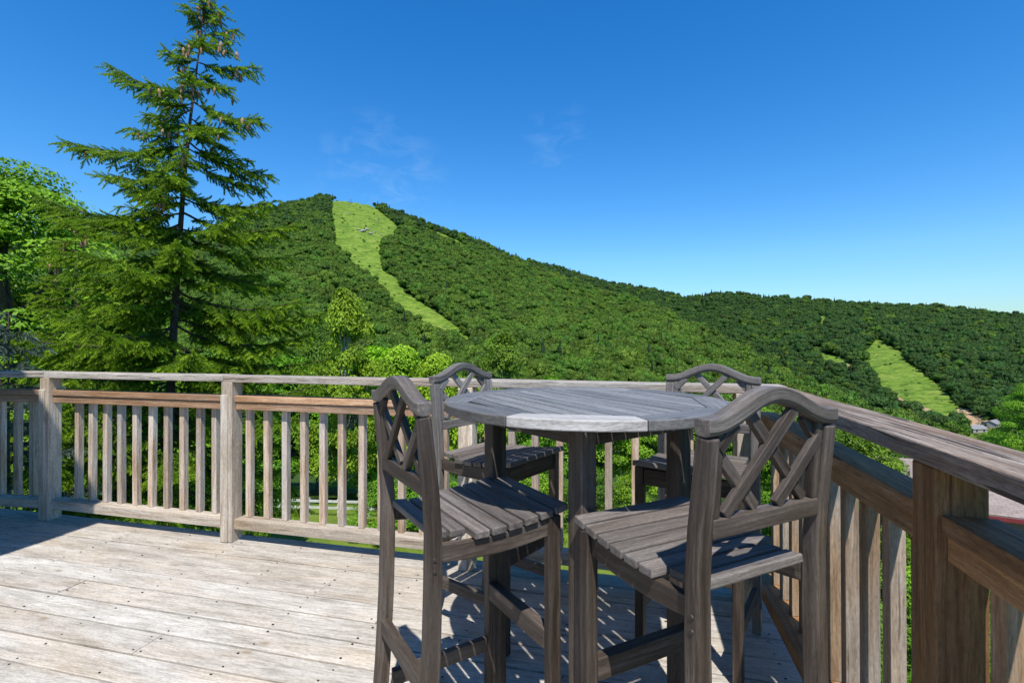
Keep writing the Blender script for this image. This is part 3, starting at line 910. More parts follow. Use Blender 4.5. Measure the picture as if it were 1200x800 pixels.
def make_chair():
    root = empty('bar_chair')
    # bent rear legs
    for s in (-1, 1):
        mb = MB()
        zs = [0.0, 0.25, 0.45, 0.62, 0.74, 0.84, 0.93, 1.024]
        ys = [-0.026, -0.008, 0.002, 0.006, 0.006, 0.0, -0.010, -0.020]
        for q in range(len(zs)):
            pass
        P_ = [(s * 0.187, y, z) for y, z in zip(ys, zs)]
        b0 = len(mb.v)
        mb.sweep(P_, rect(0.036, 0.040), (1, 0, 0))
        for q, (y, z) in enumerate(zip(ys, zs)):
            k_ = 1.0 - 0.22 * max(0, (z - 0.6) / 0.42)
            for w in range(4):
                vx, vy, vz = mb.v[b0 + q * 4 + w]
                mb.v[b0 + q * 4 + w] = (vx, y + (vy - y) * k_, vz)
        mb.build('rear_leg', M['chair'], root, 0.004)
        mb = MB()
        mb.bar((s * 0.187, 0.366, 0), (s * 0.187, 0.366, zseat(0.37) - 0.022), 0.036, 0.036, (1, 0, 0), seg=3)
        mb.build('front_leg', M['chair'], root, 0.004)
    # arched crest
    mb = MB()
    path = []
    for i in range(33):
        x = -0.205 + 0.41 * i / 32
        t = min(abs(x) / 0.205 / 0.92, 1)
        zt = 1.060 + 0.053 * 0.5 * (1 + math.cos(math.pi * t))
        path.append((x, -0.021, zt - 0.0175))
    prof = [(-0.019, -0.0175), (0.019, -0.0175), (0.019, 0.006), (0.0155, 0.013), (0.0085, 0.017), (-0.0085, 0.017), (-0.0155, 0.013), (-0.019, 0.006)]
    prof = [(a, b) for a, b in prof]
    mb.sweep(path, prof, (0, 1, 0))
    cr = mb.build('crest_rail', M['crest'], root, 0.003)
    # lower back rail
    mb = MB(); mb.bar((-0.1685, -0.004, 0.8445), (0.1685, -0.004, 0.8445), 0.026, 0.038, (0, 1, 0)); mb.build('back_rail', M['chair'], root, 0.003)
    # lattice
    def ztop(x):
        t = min(abs(x) / 0.205 / 0.92, 1)
        return 1.060 + 0.053 * 0.5 * (1 + math.cos(math.pi * t)) - 0.033
    def ylat(z): return -0.004 - 0.016 * (z - 0.86) / 0.2
    for sgn in (-1, 1):
        for c in (0.838, 0.998, 1.158):
            xs = np.linspace(-0.16, 0.16, 400)
            ok = [x for x in xs if 0.866 <= c - sgn * x * 1.0 <= ztop(x)]
            if len(ok) < 5: continue
            a, b = ok[0], ok[-1]
            za, zb = c - sgn * a, c - sgn * b
            o = 0.0045 * sgn
            mb = MB(); mb.bar((a, ylat(za) + o, za), (b, ylat(zb) + o, zb), 0.015, 0.025, (0, 1, 0))
            mb.build('lattice_bar', M['chair'], root, 0.002)
        mb = MB(); mb.bar((sgn * 0.158, ylat(0.864), 0.8645), (sgn * 0.158, ylat(1.03), 1.035), 0.020, 0.020, (1, 0, 0)); mb.build('side_lath', M['chair'], root, 0.002)
    # seat slats
    for k in range(8):
        y = 0.388 - 0.0505 * k
        w = 0.204 if y > 0.10 else 0.161
        dz = (zseat(y + 0.005) - zseat(y - 0.005)) / 0.01
        up = Vector((0, -dz, 1)).normalized(); sd = Vector((0, 1, dz)).normalized()
        mb = MB(); mb.bar((-w, y, zseat(y) - 0.010), (w, y, zseat(y) - 0.010), 0.043, 0.020, sd, seg=2)
        mb.build('seat_slat', M['slat'], root, 0.0035, 2)
    # aprons
    for s in (-1, 1):
        ys = np.linspace(0.026, 0.3475, 9)
        V, G = [], []
        mb = MB()
        top = [zseat(y) - 0.024 for y in ys]
        bot = [0.652 + 0.02 * ((y - 0.185) / 0.157) ** 2 * 0.6 for y in ys]
        n = len(ys)
        for x in (s * 0.181 - 0.011, s * 0.181 + 0.011):
            for y, z in zip(ys, bot): V.append((x, y, z)); G.append((y, x, z))
            for y, z in zip(ys, top): V.append((x, y, z)); G.append((y, x, z))
        Fc = []
        for i in range(n - 1):
            Fc += [(i, i + 1, n + i + 1, n + i), (2 * n + i, 3 * n + i, 3 * n + i + 1, 2 * n + i + 1),
                   (n + i, n + i + 1, 3 * n + i + 1, 3 * n + i), (i, 2 * n + i, 2 * n + i + 1, i + 1)]
        Fc += [(0, n, 3 * n, 2 * n), (n - 1, 3 * n - 1, 4 * n - 1, 2 * n - 1)]
        mb.add(V, Fc, G)
        mb.build('side_apron', M['chair'], root, 0.002)
        mb = MB(); mb.bar((s * 0.187, 0.022, 0.182), (s * 0.187, 0.346, 0.182), 0.024, 0.046, (1, 0, 0)); mb.build('side_stretcher', M['chair'], root, 0.003)
    mb = MB(); mb.bar((-0.1685, 0.365, 0.682), (0.1685, 0.365, 0.682), 0.022, 0.062, (0, 1, 0)); mb.build('front_apron', M['chair'], root, 0.002)
    pass
    mb = MB(); mb.bar((-0.1685, 0.365, 0.365), (0.1685, 0.365, 0.365), 0.034, 0.058, (0, 1, 0)); mb.build('footrest', M['chair'], root, 0.004)
    mb = MB(); mb.bar((-0.1685, -0.006, 0.355), (0.1685, -0.006, 0.355), 0.026, 0.046, (0, 1, 0)); mb.build('rear_stretcher', M['chair'], root, 0.003)
    # bolt plugs on the rear legs
    for s in (-1, 1):
        for z in (0.700, 0.672):
            bm = bmesh.new()
            bmesh.ops.create_cone(bm, cap_ends=True, segments=12, radius1=0.0055, radius2=0.0045, depth=0.004)
            me = bpy.data.meshes.new('bolt'); bm.to_mesh(me); bm.free()
            b = link_mesh('bolt', me, M['bolt'], root)
            b.location = (s * (0.187 + 0.019), 0.004, z - 0.02); b.rotation_euler = (0, s * math.pi / 2, 0)
    return root

CH = {'R': (0.258, 1.122, 0.70), 'L': (-0.607, 1.248, -0.778),
      'FL': (-0.753, 2.167, 4.306), 'FR': (0.322, 2.292, 2.771)}
LAB = {'R': 'grey wooden bar chair standing nearest the right railing, its lattice back turned to the viewer',
       'L': 'dark wooden bar chair at the front left of the table, seen from its side',
       'FL': 'weathered bar chair behind the table on its left, in front of the far railing',
       'FR': 'bar chair behind the table in the deck corner where the two railings meet'}
proto = make_chair()
for i, k in enumerate(('R', 'L', 'FL', 'FR')):
    cx_, cyy, a = CH[k]
    o = proto if i == 0 else copy_tree(proto)
    o.location = (cx_, cyy, 0.001)
    o.scale = (0.952, 1, 1)
    o.rotation_euler = (0, 0, a)
    if k in ('FL', 'FR'):                     # the two far chairs have weathered to silver
        for c in kids(o):
            if c.name.split('.')[0] in ('rear_leg', 'crest_rail', 'lattice_bar', 'side_lath', 'back_rail'):
                c.material_slots[0].link = 'OBJECT'
                c.material_slots[0].material = M['silver']
    tag(o, LAB[k], 'chair', 'lattice back bar chairs around the table')

# ------------------------------------------------------------------ table
def build_table():
    c = (-0.163, 1.679)
    TOP, TH, RO, AP = 1.014, 0.028, 0.467, 0.366
    root = empty('bar_table', (c[0], c[1], 0))
    tag(root, 'round grey wooden bar table with slatted top between the four chairs', 'table')
    a0 = R(-110)
    RI = AP / math.cos(R(22.5))
    for k in range(8):
        s, e = a0 + k * R(45), a0 + (k + 1) * R(45)
        g = 0.0012 / RO
        outer = [(RO * math.cos(s + g + (e - s - 2 * g) * t / 14), RO * math.sin(s + g + (e - s - 2 * g) * t / 14)) for t in range(15)]
        poly = outer + [(RI * math.cos(e - g), RI * math.sin(e - g)), (RI * math.cos(s + g), RI * math.sin(s + g))]
        m_ = (s + e) / 2
        mb = MB(); mb.prism(poly, TOP - TH, TOP, (-math.sin(m_), math.cos(m_)))
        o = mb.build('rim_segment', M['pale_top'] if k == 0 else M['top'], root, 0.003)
        if k == 0: o['label'] = 'pale rim segment facing the viewer'
    octo = [((RI - 0.003) * math.cos(a0 + k * R(45)), (RI - 0.003) * math.sin(a0 + k * R(45))) for k in range(8)]
    d = R(-50)
    dx, dy = math.cos(d), math.sin(d)
    n, pitch = 13, 0.0555
    for i in range(n):
        o0 = (i - (n - 1) / 2) * pitch
        h = (pitch - 0.0085) / 2
        p = [(-1, o0 - h), (1, o0 - h), (1, o0 + h), (-1, o0 + h)]
        p = [(x * dx - y * dy, x * dy + y * dx) for x, y in p]
        for k in range(8):
            p = clip_poly(p, octo[k], octo[(k + 1) % 8])
            if len(p) < 3: break
        if len(p) < 3: continue
        mb = MB(); mb.prism(p, TOP - TH + 0.004, TOP - 0.0005, (dx, dy)); mb.build('top_slat', M['top'], root, 0.002)
    la = [R(-85.5 + 90 * k) for k in range(4)]
    lr = 0.305
    for a in la:
        mb = MB(); mb.bar((lr * math.cos(a), lr * math.sin(a), 0.0012), (lr * math.cos(a), lr * math.sin(a), TOP - TH - 0.001), 0.056, 0.056, (math.cos(a + R(45)), math.sin(a + R(45)), 0), seg=3)
        mb.build('leg', M['chair'], root, 0.004)
    for k in range(4):
        a, b = la[k], la[(k + 1) % 4]
        p, q = Vector((lr * math.cos(a), lr * math.sin(a), 0)), Vector((lr * math.cos(b), lr * math.sin(b), 0))
        t = (q - p).normalized() * 0.029
        z = TOP - TH - 0.034
        mb = MB(); mb.bar((p + t) + Vector((0, 0, z)), (q - t) + Vector((0, 0, z)), 0.022, 0.066); mb.build('apron', M['chair'], root, 0.002)
    mb = MB()
    sx, sy_ = -dy, dx
    for off in (-0.11, 0.11):
        w = 0.33
        mb.bar((sx * -w + dx * off, sy_ * -w + dy * off, TOP - TH - 0.010), (sx * w + dx * off, sy_ * w + dy * off, TOP - TH - 0.010), 0.04, 0.018)
    mb.build('batten', M['chair'], root, 0.002)
    z = 0.30
    return root
build_table()

# ------------------------------------------------------------------ trees
def tube(path, radii, k=7):
    P = np.array(path, float); n = len(P)
    V = []
    for i in range(n):
        t = P[min(i + 1, n - 1)] - P[max(i - 1, 0)]; t /= np.linalg.norm(t) + 1e-9
        s = np.cross(t, [0.31, 0.87, 0.12]); s /= np.linalg.norm(s) + 1e-9
        u = np.cross(t, s)
        for j in range(k):
            a = 2 * math.pi * j / k
            V.append(P[i] + radii[i] * (math.cos(a) * s + math.sin(a) * u))
    Fx = [(i * k + j, i * k + (j + 1) % k, (i + 1) * k + (j + 1) % k, (i + 1) * k + j) for i in range(n - 1) for j in range(k)]
    return np.array(V), np.array(Fx)

def tubes_mesh(name, tubes):
    Vs, Fs, b = [], [], 0
    for p, r_ in tubes:
        V, Fx = tube(p, r_)
        Vs.append(V); Fs.append(Fx + b); b += len(V)
    return np_mesh(name, np.concatenate(Vs), np.concatenate(Fs), smooth=True)

def broadleaf(name, H, W, seed, nleaf, leaf, ntip=90, base=0.22, layered=0.45, trunk_r=0.13, top_pull=0.75):
    """returns (crown mesh, trunk mesh): limbs reach tips, each tip carries a flattish cloud of leaves"""
    r = np.random.default_rng(seed)
    tips, tubes_ = [], []
    tr = [(r.normal(0, 0.04 * H * t) * 0.4, r.normal(0, 0.04 * H * t) * 0.4, H * t) for t in np.linspace(0, 0.86, 8)]
    tr[0] = (0, 0, -0.3)
    tubes_.append((tr, [trunk_r * (1 - 0.9 * i / 7) + 0.01 for i in range(8)]))
    TRK = np.array(tr)
    for i in range(ntip):
        t = base + (1 - base) * r.uniform(0, 1) ** 0.85
        prof = math.sin(math.pi * min(1, (t - base) / (1 - base) * 0.80 + 0.20)) ** 0.7
        rad = W * 0.5 * prof * r.uniform(0.35, 1.05)
        a = r.uniform(0, 6.283)
        tip = np.array([math.cos(a) * rad, math.sin(a) * rad, H * t])
        tips.append(tip)
        if i % 2 == 0:
            h0 = max(0.10, t - 0.12 - 0.25 * rad / (W * 0.5)) * H
            p0 = np.array([np.interp(h0, TRK[:, 2], TRK[:, 0]), np.interp(h0, TRK[:, 2], TRK[:, 1]), h0])
            mid = (p0 + tip) / 2 + [0, 0, -0.04 * H * r.uniform(0, 1)]
            tubes_.append(([p0, mid, tip], [trunk_r * 0.32, trunk_r * 0.2, 0.008]))
    tips = np.array(tips)
    per = nleaf // ntip
    C, N, RN = [], [], []
    for tip in tips:
        s = W * 0.5 * r.uniform(0.20, 0.36)
        d = r.normal(0, 1, (per, 3))
        d /= np.linalg.norm(d, axis=1)[:, None]
        q = r.uniform(0.15, 1, (per, 1)) ** 0.5
        off = d * q * s * [1, 1, 1 - layered]
        out = np.array([tip[0], tip[1], 0]); out /= np.linalg.norm(out) + 1e-6
        off[:, 2] -= 0.25 * s * (q[:, 0] ** 2) * 0.8
        C.append(tip + off); N.append(d * 0.6 + out * 0.4 + [0, 0, 0.7]); RN.append(np.clip(r.normal(0.5, 0.2, per) + r.normal(0, 0.16), 0, 1))
    C, N, RN = np.concatenate(C), np.concatenate(N), np.concatenate(RN)
    V, Fq = leaf_quads(C, N, leaf, r, 0.25)
    crown = np_mesh(name + '_crown', V, Fq, {'rnd': ('FLOAT', np.repeat(RN, 4))})
    return crown, tubes_mesh(name + '_trunk', tubes_)

TREES = {
    'a': broadleaf('broad_a', 9.0, 6.5, 101, 30000, 0.17, 95, 0.16),
    'b': broadleaf('broad_b', 9.0, 5.4, 102, 26000, 0.16, 85, 0.12),
    'c': broadleaf('broad_c', 9.0, 7.5, 103, 34000, 0.17, 110, 0.10, layered=0.55),
    'maple': broadleaf('maple', 12.5, 8.5, 104, 80000, 0.105, 170, 0.10, layered=0.70, trunk_r=0.2),
    'shrub': broadleaf('shrub', 3.0, 3.4, 105, 22000, 0.075, 60, 0.02, trunk_r=0.04),
    'shrub2': broadleaf('shrub2', 2.0, 2.6, 106, 16000, 0.06, 46, 0.0, trunk_r=0.03),
}
_mats = {}
def tree_mesh(kind, mat):
    key = (kind, mat)
    if key not in _mats:
        me = TREES[kind][0].copy(); me.materials.clear(); me.materials.append(M[mat]); _mats[key] = me
    return _mats[key]
for k in TREES:
    TREES[k][1].materials.append(M['pale_bark'] if k in ('b',) else M['bark'])

def place_tree(kind, u, D, vtop, label, mat='leaf', cat='tree', name='broadleaf_tree', group=None, wide=1.0, ztop=None, dz=0.0):
    S = D * (u - 600) / FPX
    x, y = to_xy(D, S)
    z = float(ground_z(x, y)) + dz
    H0 = {'a': 9.0, 'b': 9.0, 'c': 9.0, 'maple': 12.5, 'shrub': 3.0, 'shrub2': 2.0}[kind]
    top = zv(vtop, D)
    s = (top - z) / H0
    root = empty(name, (x, y, z), random.uniform(0, 6.28))
    root.scale = (s * wide, s * wide, s)
    tag(root, label, cat, group)
    link_mesh('crown', tree_mesh(kind, mat), M[mat], root)
    t = bpy.data.objects.new('trunk' if cat == 'tree' else 'stems', TREES[kind][1]); COL.objects.link(t); t.parent = root
    return root

GB = 'broadleaf trees beyond the lawn fence'
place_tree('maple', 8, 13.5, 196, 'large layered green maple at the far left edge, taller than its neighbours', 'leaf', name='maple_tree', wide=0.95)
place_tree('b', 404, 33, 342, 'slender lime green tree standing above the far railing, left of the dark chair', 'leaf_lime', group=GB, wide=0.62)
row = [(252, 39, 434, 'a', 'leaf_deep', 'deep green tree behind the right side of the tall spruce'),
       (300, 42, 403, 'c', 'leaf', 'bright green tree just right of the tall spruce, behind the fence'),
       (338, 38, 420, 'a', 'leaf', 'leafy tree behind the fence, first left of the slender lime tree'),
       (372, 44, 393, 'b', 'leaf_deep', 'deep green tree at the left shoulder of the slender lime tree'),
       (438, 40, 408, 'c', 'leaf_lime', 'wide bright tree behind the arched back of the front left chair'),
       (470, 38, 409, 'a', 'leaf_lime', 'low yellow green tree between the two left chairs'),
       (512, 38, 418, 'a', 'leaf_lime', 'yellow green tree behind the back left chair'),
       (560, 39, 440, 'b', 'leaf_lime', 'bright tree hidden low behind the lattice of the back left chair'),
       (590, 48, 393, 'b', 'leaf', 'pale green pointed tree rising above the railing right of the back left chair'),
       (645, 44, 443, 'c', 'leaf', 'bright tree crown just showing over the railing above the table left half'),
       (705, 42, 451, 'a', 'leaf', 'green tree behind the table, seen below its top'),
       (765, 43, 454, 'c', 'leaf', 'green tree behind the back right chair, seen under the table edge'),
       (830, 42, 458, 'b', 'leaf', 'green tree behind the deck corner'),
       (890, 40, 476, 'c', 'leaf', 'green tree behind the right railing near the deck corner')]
for u, D, v, k, m_, lab in row:
    place_tree(k, u, D, v, lab, m_, group=GB, wide=random.uniform(0.8, 1.0) * (0.75 if k == 'b' and v < 410 else 1))
sh = [(448, 24.0, 563, 'shrub', 'leaf', 'round bush at the right end of the fence, behind the front left chair legs'),
      (500, 24.5, 551, 'shrub', 'leaf', 'bright bush seen between the two left chairs below the seat'),
      (560, 25.5, 548, 'shrub', 'leaf', 'bright bush behind the back left chair legs'),
      (620, 24.5, 543, 'shrub', 'leaf', 'bright bush seen left of the near table leg'),
      (690, 25.5, 548, 'shrub', 'leaf_deep', 'green bush behind the near table leg'),
      (750, 24.5, 551, 'shrub', 'leaf', 'bright bush under the table right half'),
      (815, 25.5, 555, 'shrub', 'leaf_deep', 'green bush behind the near stile of the right chair'),
      (292, 27.5, 563, 'shrub2', 'leaf_deep', 'small bush at the left end of the fence beside the pale railing post')]
for u, D, v, k, m_, lab in sh:
    place_tree(k, u, D, v, lab, m_, 'bush', 'bush', 'bushes on the lawn below the deck', wide=random.uniform(0.9, 1.15))
# right side, below the deck
place_tree('c', 1010, 17.5, 505, 'bright green tree just beyond the right railing, left of the brown roof', 'leaf', wide=0.8)
place_tree('a', 930, 20, 500, 'bright green tree beyond the right railing, behind the right chair back', 'leaf', wide=0.8)
place_tree('maple', 1208, 25, 450, 'full green tree at the right edge above the railing, beside the valley roofs', 'leaf', name='maple_tree', wide=0.75)
place_tree('b', 1165, 44, 505, 'small green tree below the valley roofs, left of the full tree at the right edge', 'leaf', wide=0.8)
rs_ = random.Random(5)
gl = ['leafy bush on the gravel below the right railing']
for i, (u, D, v) in enumerate([(975, 13.5, 690), (1015, 12.5, 745), (1050, 14.5, 665), (1100, 13, 700), (1150, 14, 680), (1195, 13.5, 680), (995, 16.5, 625), (1060, 10.5, 800), (1180, 11, 790), (1130, 17, 625)]):
    place_tree('shrub2' if i % 2 else 'shrub', u, D, v, gl[0], 'leaf' if i % 3 else 'leaf_deep', 'bush', 'bush', 'bushes on the gravel seen between the right balusters', wide=1.1)

# ---- spruces
def needle_shoot(r, n=34):
    """a shoot of unit length along +x, needles all round: triangles"""
    V, Fx = [], []
    for i in range(n):
        t = (i + 0.5) / n
        a = i * 2.4 + r.uniform(-.3, .3)
        L = 0.25 * (1 - 0.4 * t)
        rad = np.array([0, math.cos(a), math.sin(a)])
        tip = np.array([t + 0.14, 0, 0]) + rad * L
        w = np.array([0, -math.sin(a), math.cos(a)]) * 0.050 + np.array([0.040, 0, 0])
        b = np.array([t, 0, 0])
        k = len(V)
        V += [b - w, b + w, tip]; Fx.append((k, k + 1, k + 2))
    return np.array(V), np.array(Fx)
_sr = np.random.default_rng(77)
SHOOTS = [needle_shoot(_sr) for _ in range(5)]

def frame(d):
    d = d / (np.linalg.norm(d, axis=1)[:, None] + 1e-9)
    s = np.cross(d, [0, 0, 1.0]); s /= np.linalg.norm(s, axis=1)[:, None] + 1e-9
    u = np.cross(s, d)
    return np.stack([d, s, u], 2)        # columns

def spruce(name, base, trunk_pts, branches, mat, label, seed, cones=0, shoot_len=0.155, dens=1.15, cat='tree', twig_scale=1.0):
    r = np.random.default_rng(seed)
    root = empty('spruce_tree', base)
    tag(root, label, cat)
    B = np.array(base)
    tub = []
    T = np.array(trunk_pts) - B
    H = T[-1, 2]
    tub.append((T, [max(0.008, 0.13 * (1 - z / H) ** 0.9 * H / 14) for z in T[:, 2]]))
    SP, SD, SL, SR, CN = [], [], [], [], []
    for (p0, p1, sag) in branches:
        p0, p1 = np.array(p0) - B, np.array(p1) - B
        L = np.linalg.norm(p1 - p0)
        n = max(4, int(L / 0.12))
        ts = np.linspace(0, 1, n + 1)
        path = p0 + (p1 - p0) * ts[:, None]
        path[:, 2] += -sag * L * np.sin(math.pi * ts ** 0.9) + 0.0
        path += r.normal(0, 0.012, path.shape) * (ts[:, None] > 0)
        tub.append((path, [0.006 + 0.016 * (1 - t) * min(1, L / 2) for t in ts]))
        ax = (p1 - p0); ax[2] = 0; ax /= np.linalg.norm(ax) + 1e-9
        sd = np.array([-ax[1], ax[0], 0])
        # twigs
        m_ = int(L / 0.075 * dens)
        for j in range(m_):
            t = 0.10 + 0.90 * (j + r.uniform(0, 1)) / m_
            pos = np.array([np.interp(t, ts, path[:, k]) for k in range(3)])
            sg = -1 if j % 2 else 1
            tl = twig_scale * min(0.62, 0.09 + 0.34 * L * (1 - t) ** 0.8 * min(1, 3.5 * t)) * r.uniform(0.6, 1.1)
            droop = r.uniform(0.15, 0.75)
            d = ax * r.uniform(0.55, 0.95) + sd * sg * r.uniform(0.45, 0.9) + np.array([0, 0, -droop])
            d /= np.linalg.norm(d)
            k = max(1, int(tl / 0.062))
            end = pos + d * tl
            tub.append(([pos, (pos + end) / 2 + [0, 0, 0.01], end], [0.0028, 0.002, 0.001])) if tl > 0.14 else None
            for q in range(k + 1):
                f = q / max(1, k)
                pp = pos + d * tl * f
                for ss in ((-1, 1) if q < k else (0,)):
                    dd = d * r.uniform(0.6, 1.0) + np.cross(d, [0, 0, 1]) * ss * r.uniform(0.5, 0.9) + np.array([0, 0, r.uniform(-0.5, 0.15)])
                    SP.append(pp); SD.append(dd); SL.append(shoot_len * r.uniform(0.55, 1.15))
                    SR.append(np.clip(0.25 + 0.45 * f * r.uniform(0.4, 1.3) + 0.25 * t + r.normal(0, 0.1), 0, 1))
        # shoots along the leader of the branch
        for j in range(int(L / 0.06)):
            t = 0.15 + 0.85 * j / max(1, int(L / 0.06))
            pos = np.array([np.interp(t, ts, path[:, k]) for k in range(3)])
            dd = ax + sd * r.uniform(-0.6, 0.6) + np.array([0, 0, r.uniform(-0.1, 0.75)])
            SP.append(pos); SD.append(dd); SL.append(shoot_len * r.uniform(0.6, 1.1)); SR.append(np.clip(0.5 * t + r.uniform(0, 0.45), 0, 1))
        if cones:
            up_ = p0[2] / H
            for _ in range(r.integers(1, 6) if up_ > 0.70 else r.integers(0, 4)):
                t = r.uniform(0.45, 0.95)
                CN.append(np.array([np.interp(t, ts, path[:, k]) for k in range(3)]) + sd * r.normal(0, 0.09) + [0, 0, -0.05])
    SP, SD, SL, SR = np.array(SP), np.array(SD), np.array(SL), np.array(SR)
    Mx = frame(SD)
    Vs, Fs, Rn, b = [], [], [], 0
    pick = r.integers(0, len(SHOOTS), len(SP))
    for s_i, (V0, F0) in enumerate(SHOOTS):
        sel = np.where(pick == s_i)[0]
        if not len(sel): continue
        V = np.einsum('nij,vj->nvi', Mx[sel], V0) * SL[sel][:, None, None] + SP[sel][:, None, :]
        nv = len(V0)
        Vs.append(V.reshape(-1, 3))
        Fs.append((F0[None] + (np.arange(len(sel)) * nv)[:, None, None]).reshape(-1, 3) + b)
        Rn.append(np.repeat(SR[sel], nv)); b += len(sel) * nv
    me = np_mesh('needles', np.concatenate(Vs), np.concatenate(Fs), {'rnd': ('FLOAT', np.concatenate(Rn))})
    print(name, 'shoots', len(SP))
    link_mesh('foliage', me, M[mat], root)
    link_mesh('trunk', tubes_mesh('spruce_wood', tub), M['bark'], root)
    if cones:
        CN.sort(key=lambda c: -c[2] + r.uniform(0, 4.5))
        bm = bmesh.new()
        bmesh.ops.create_uvsphere(bm, u_segments=9, v_segments=9, radius=1)
        for v in bm.verts:
            z = v.co.z
            w = 0.023 * (1.0 if z > 0 else 1.0) * (1 - 0.25 * max(0, -z)) * (1 + 0.22 * ((int(round((z + 1) * 4.5)) % 2)))
            v.co = Vector((v.co.x * w, v.co.y * w, z * 0.075 - 0.075))
        cme = bpy.data.meshes.new('cone'); bm.to_mesh(cme); bm.free(); cme.materials.append(M['cone'])
        for p in CN[:cones]:
            c = bpy.data.objects.new('cone', cme); COL.objects.link(c); c.parent = root
            c.location = p; c.scale = [r.uniform(0.8, 1.2)] * 3; c.rotation_euler = (r.normal(0, .15), r.normal(0, .15), 0)
    return root

def W3(u, v, D):
    S = D * (u - 600) / FPX
    x, y = to_xy(D, S)
    return np.array([x, y, zv(v, D)])

def big_spruce():
    D = 8.5
    r = np.random.default_rng(31)
    tp = [(196, 640), (198, 520), (201, 430), (206, 340), (210, 280), (215, 210), (222, 140), (229, 85), (234, 40), (240, -6)]
    base = W3(196, 640, D); base[2] = float(ground_z(base[0], base[1]))
    trunk = [base] + [W3(u, v, D) for u, v in tp]
    tv = np.array([t[1] for t in tp][::-1]); tu = np.array([t[0] for t in tp][::-1])
    def at(v): return W3(np.interp(v, tv, tu), v, D)
    named_ = [(22, 242, -16), (14, 236, -12), (18, 214, 2), (28, 262, 6), (40, 276, 34), (52, 270, 50), (62, 208, 48), (70, 200, 72), (72, 300, 79), (90, 268, 104), (84, 254, 100), (78, 214, 90),
              (106, 127, 76), (118, 304, 139), (120, 190, 118), (138, 262, 152), (145, 182, 150), (158, 150, 150), (168, 72, 166), (165, 318, 206), (182, 310, 222),
              (196, 160, 196), (212, 146, 218), (225, 316, 238), (238, 40, 230), (232, 322, 236), (248, 346, 264), (262, 96, 262), (272, 336, 302), (290, 150, 306),
              (292, 334, 334), (312, 78, 318), (318, 250, 336), (335, 104, 352), (338, 352, 352), (352, 376, 366), (362, 66, 368), (380, 366, 392), (392, 48, 402),
              (402, 384, 420), (420, 30, 436), (430, 372, 452), (450, 50, 476), (455, 350, 490), (478, 330, 520), (480, 70, 520), (505, 300, 548), (505, 90, 560)]
    br = []
    for v, eu, ev in named_:
        p0 = at(v)
        dep = D + r.uniform(-0.55, 0.45) * min(1, v / 150)
        p1 = W3(eu, ev, dep)
        br.append((p0, p1, 0.07 + 0.05 * min(1, v / 300)))
    # whorl branches in the other directions
    for v in np.concatenate([np.arange(10, 250, 15), np.arange(250, 590, 11)]):
        n = 1 if v < 120 else 2
        for q_ in range(n):
            p0 = at(v + r.uniform(-4, 4))
            a = r.uniform(0, 6.283)
            Lr = (0.18 + 0.0052 * v * r.uniform(0.65, 1.05)) if v < 420 else r.uniform(1.4, 2.3)
            if q_ == 1 and v < 430: Lr *= 0.6; a = math.pi * 1.5 - 0.24 + r.uniform(-1.2, 1.2)
            d = np.array([math.cos(a) * Lr, math.sin(a) * Lr, r.uniform(-0.22, 0.06) * Lr])
            br.append((p0, p0 + d, 0.08))
    return spruce('big_spruce', tuple(base), trunk, br, 'needle', 'tall dark spruce hung with brown cones, rising against the sky behind the left railing', 5, cones=90)
big_spruce()

def cone_spruce(u, D, vtop, vbot, half_px, mat, label, seed, dens=1.0, cones=0, sl=0.11):
    r = np.random.default_rng(seed)
    base = W3(u, vbot, D); base[2] = float(ground_z(base[0], base[1]))
    top = W3(u, vtop, D)
    H = top[2] - base[2]
    trunk = [tuple(base + (top - base) * t) for t in np.linspace(0, 1, 8)]
    half = half_px / FPX * D
    br = []
    zvis = W3(u, vbot, D)[2] - base[2]
    t0 = zvis / H
    n = int(26 * max(1, (1 - t0) * H / 3.2))
    for i in range(n):
        t = t0 + (1 - t0) * (i + r.uniform(0, 1)) / n
        p0 = base + (top - base) * t
        for _ in range(2):
            a = r.uniform(0, 6.283)
            L = (0.12 + half * ((1 - t) / (1 - t0)) ** 0.8) * r.uniform(0.75, 1.08)
            br.append((p0, p0 + np.array([math.cos(a) * L, math.sin(a) * L, r.uniform(-0.2, 0.16) * L]), 0.06))
    return spruce('sp', tuple(base), trunk, br, mat, label, seed, cones, sl, dens)
cone_spruce(88, 10.0, 250, 560, 98, 'needle_fresh', 'lighter yellow green spruce left of the tall one, with a few hanging cones', 61, 0.9, 22, 0.13)
cone_spruce(10, 6.6, 366, 640, 82, 'needle_blue', 'small silvery blue spruce at the far left behind the shaded railing', 62, 1.6, 0, 0.115)
place_tree('c', 20, 16.5, 335, 'broad green tree filling the far left edge below the large maple', 'leaf', wide=0.8)
place_tree('a', 275, 19, 405, 'bright leafy tree just right of the tall spruce trunk above the railing', 'leaf', wide=0.6)
place_tree('c', 150, 15.5, 375, 'bright leafy tree filling the gap between the two green spruces', 'leaf', wide=0.6)
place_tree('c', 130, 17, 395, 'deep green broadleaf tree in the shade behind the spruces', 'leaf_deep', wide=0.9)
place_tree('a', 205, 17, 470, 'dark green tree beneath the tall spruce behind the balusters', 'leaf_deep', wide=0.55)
place_tree('a', 95, 15, 500, 'green tree seen between the left balusters below the lighter spruce', 'leaf', wide=0.6)

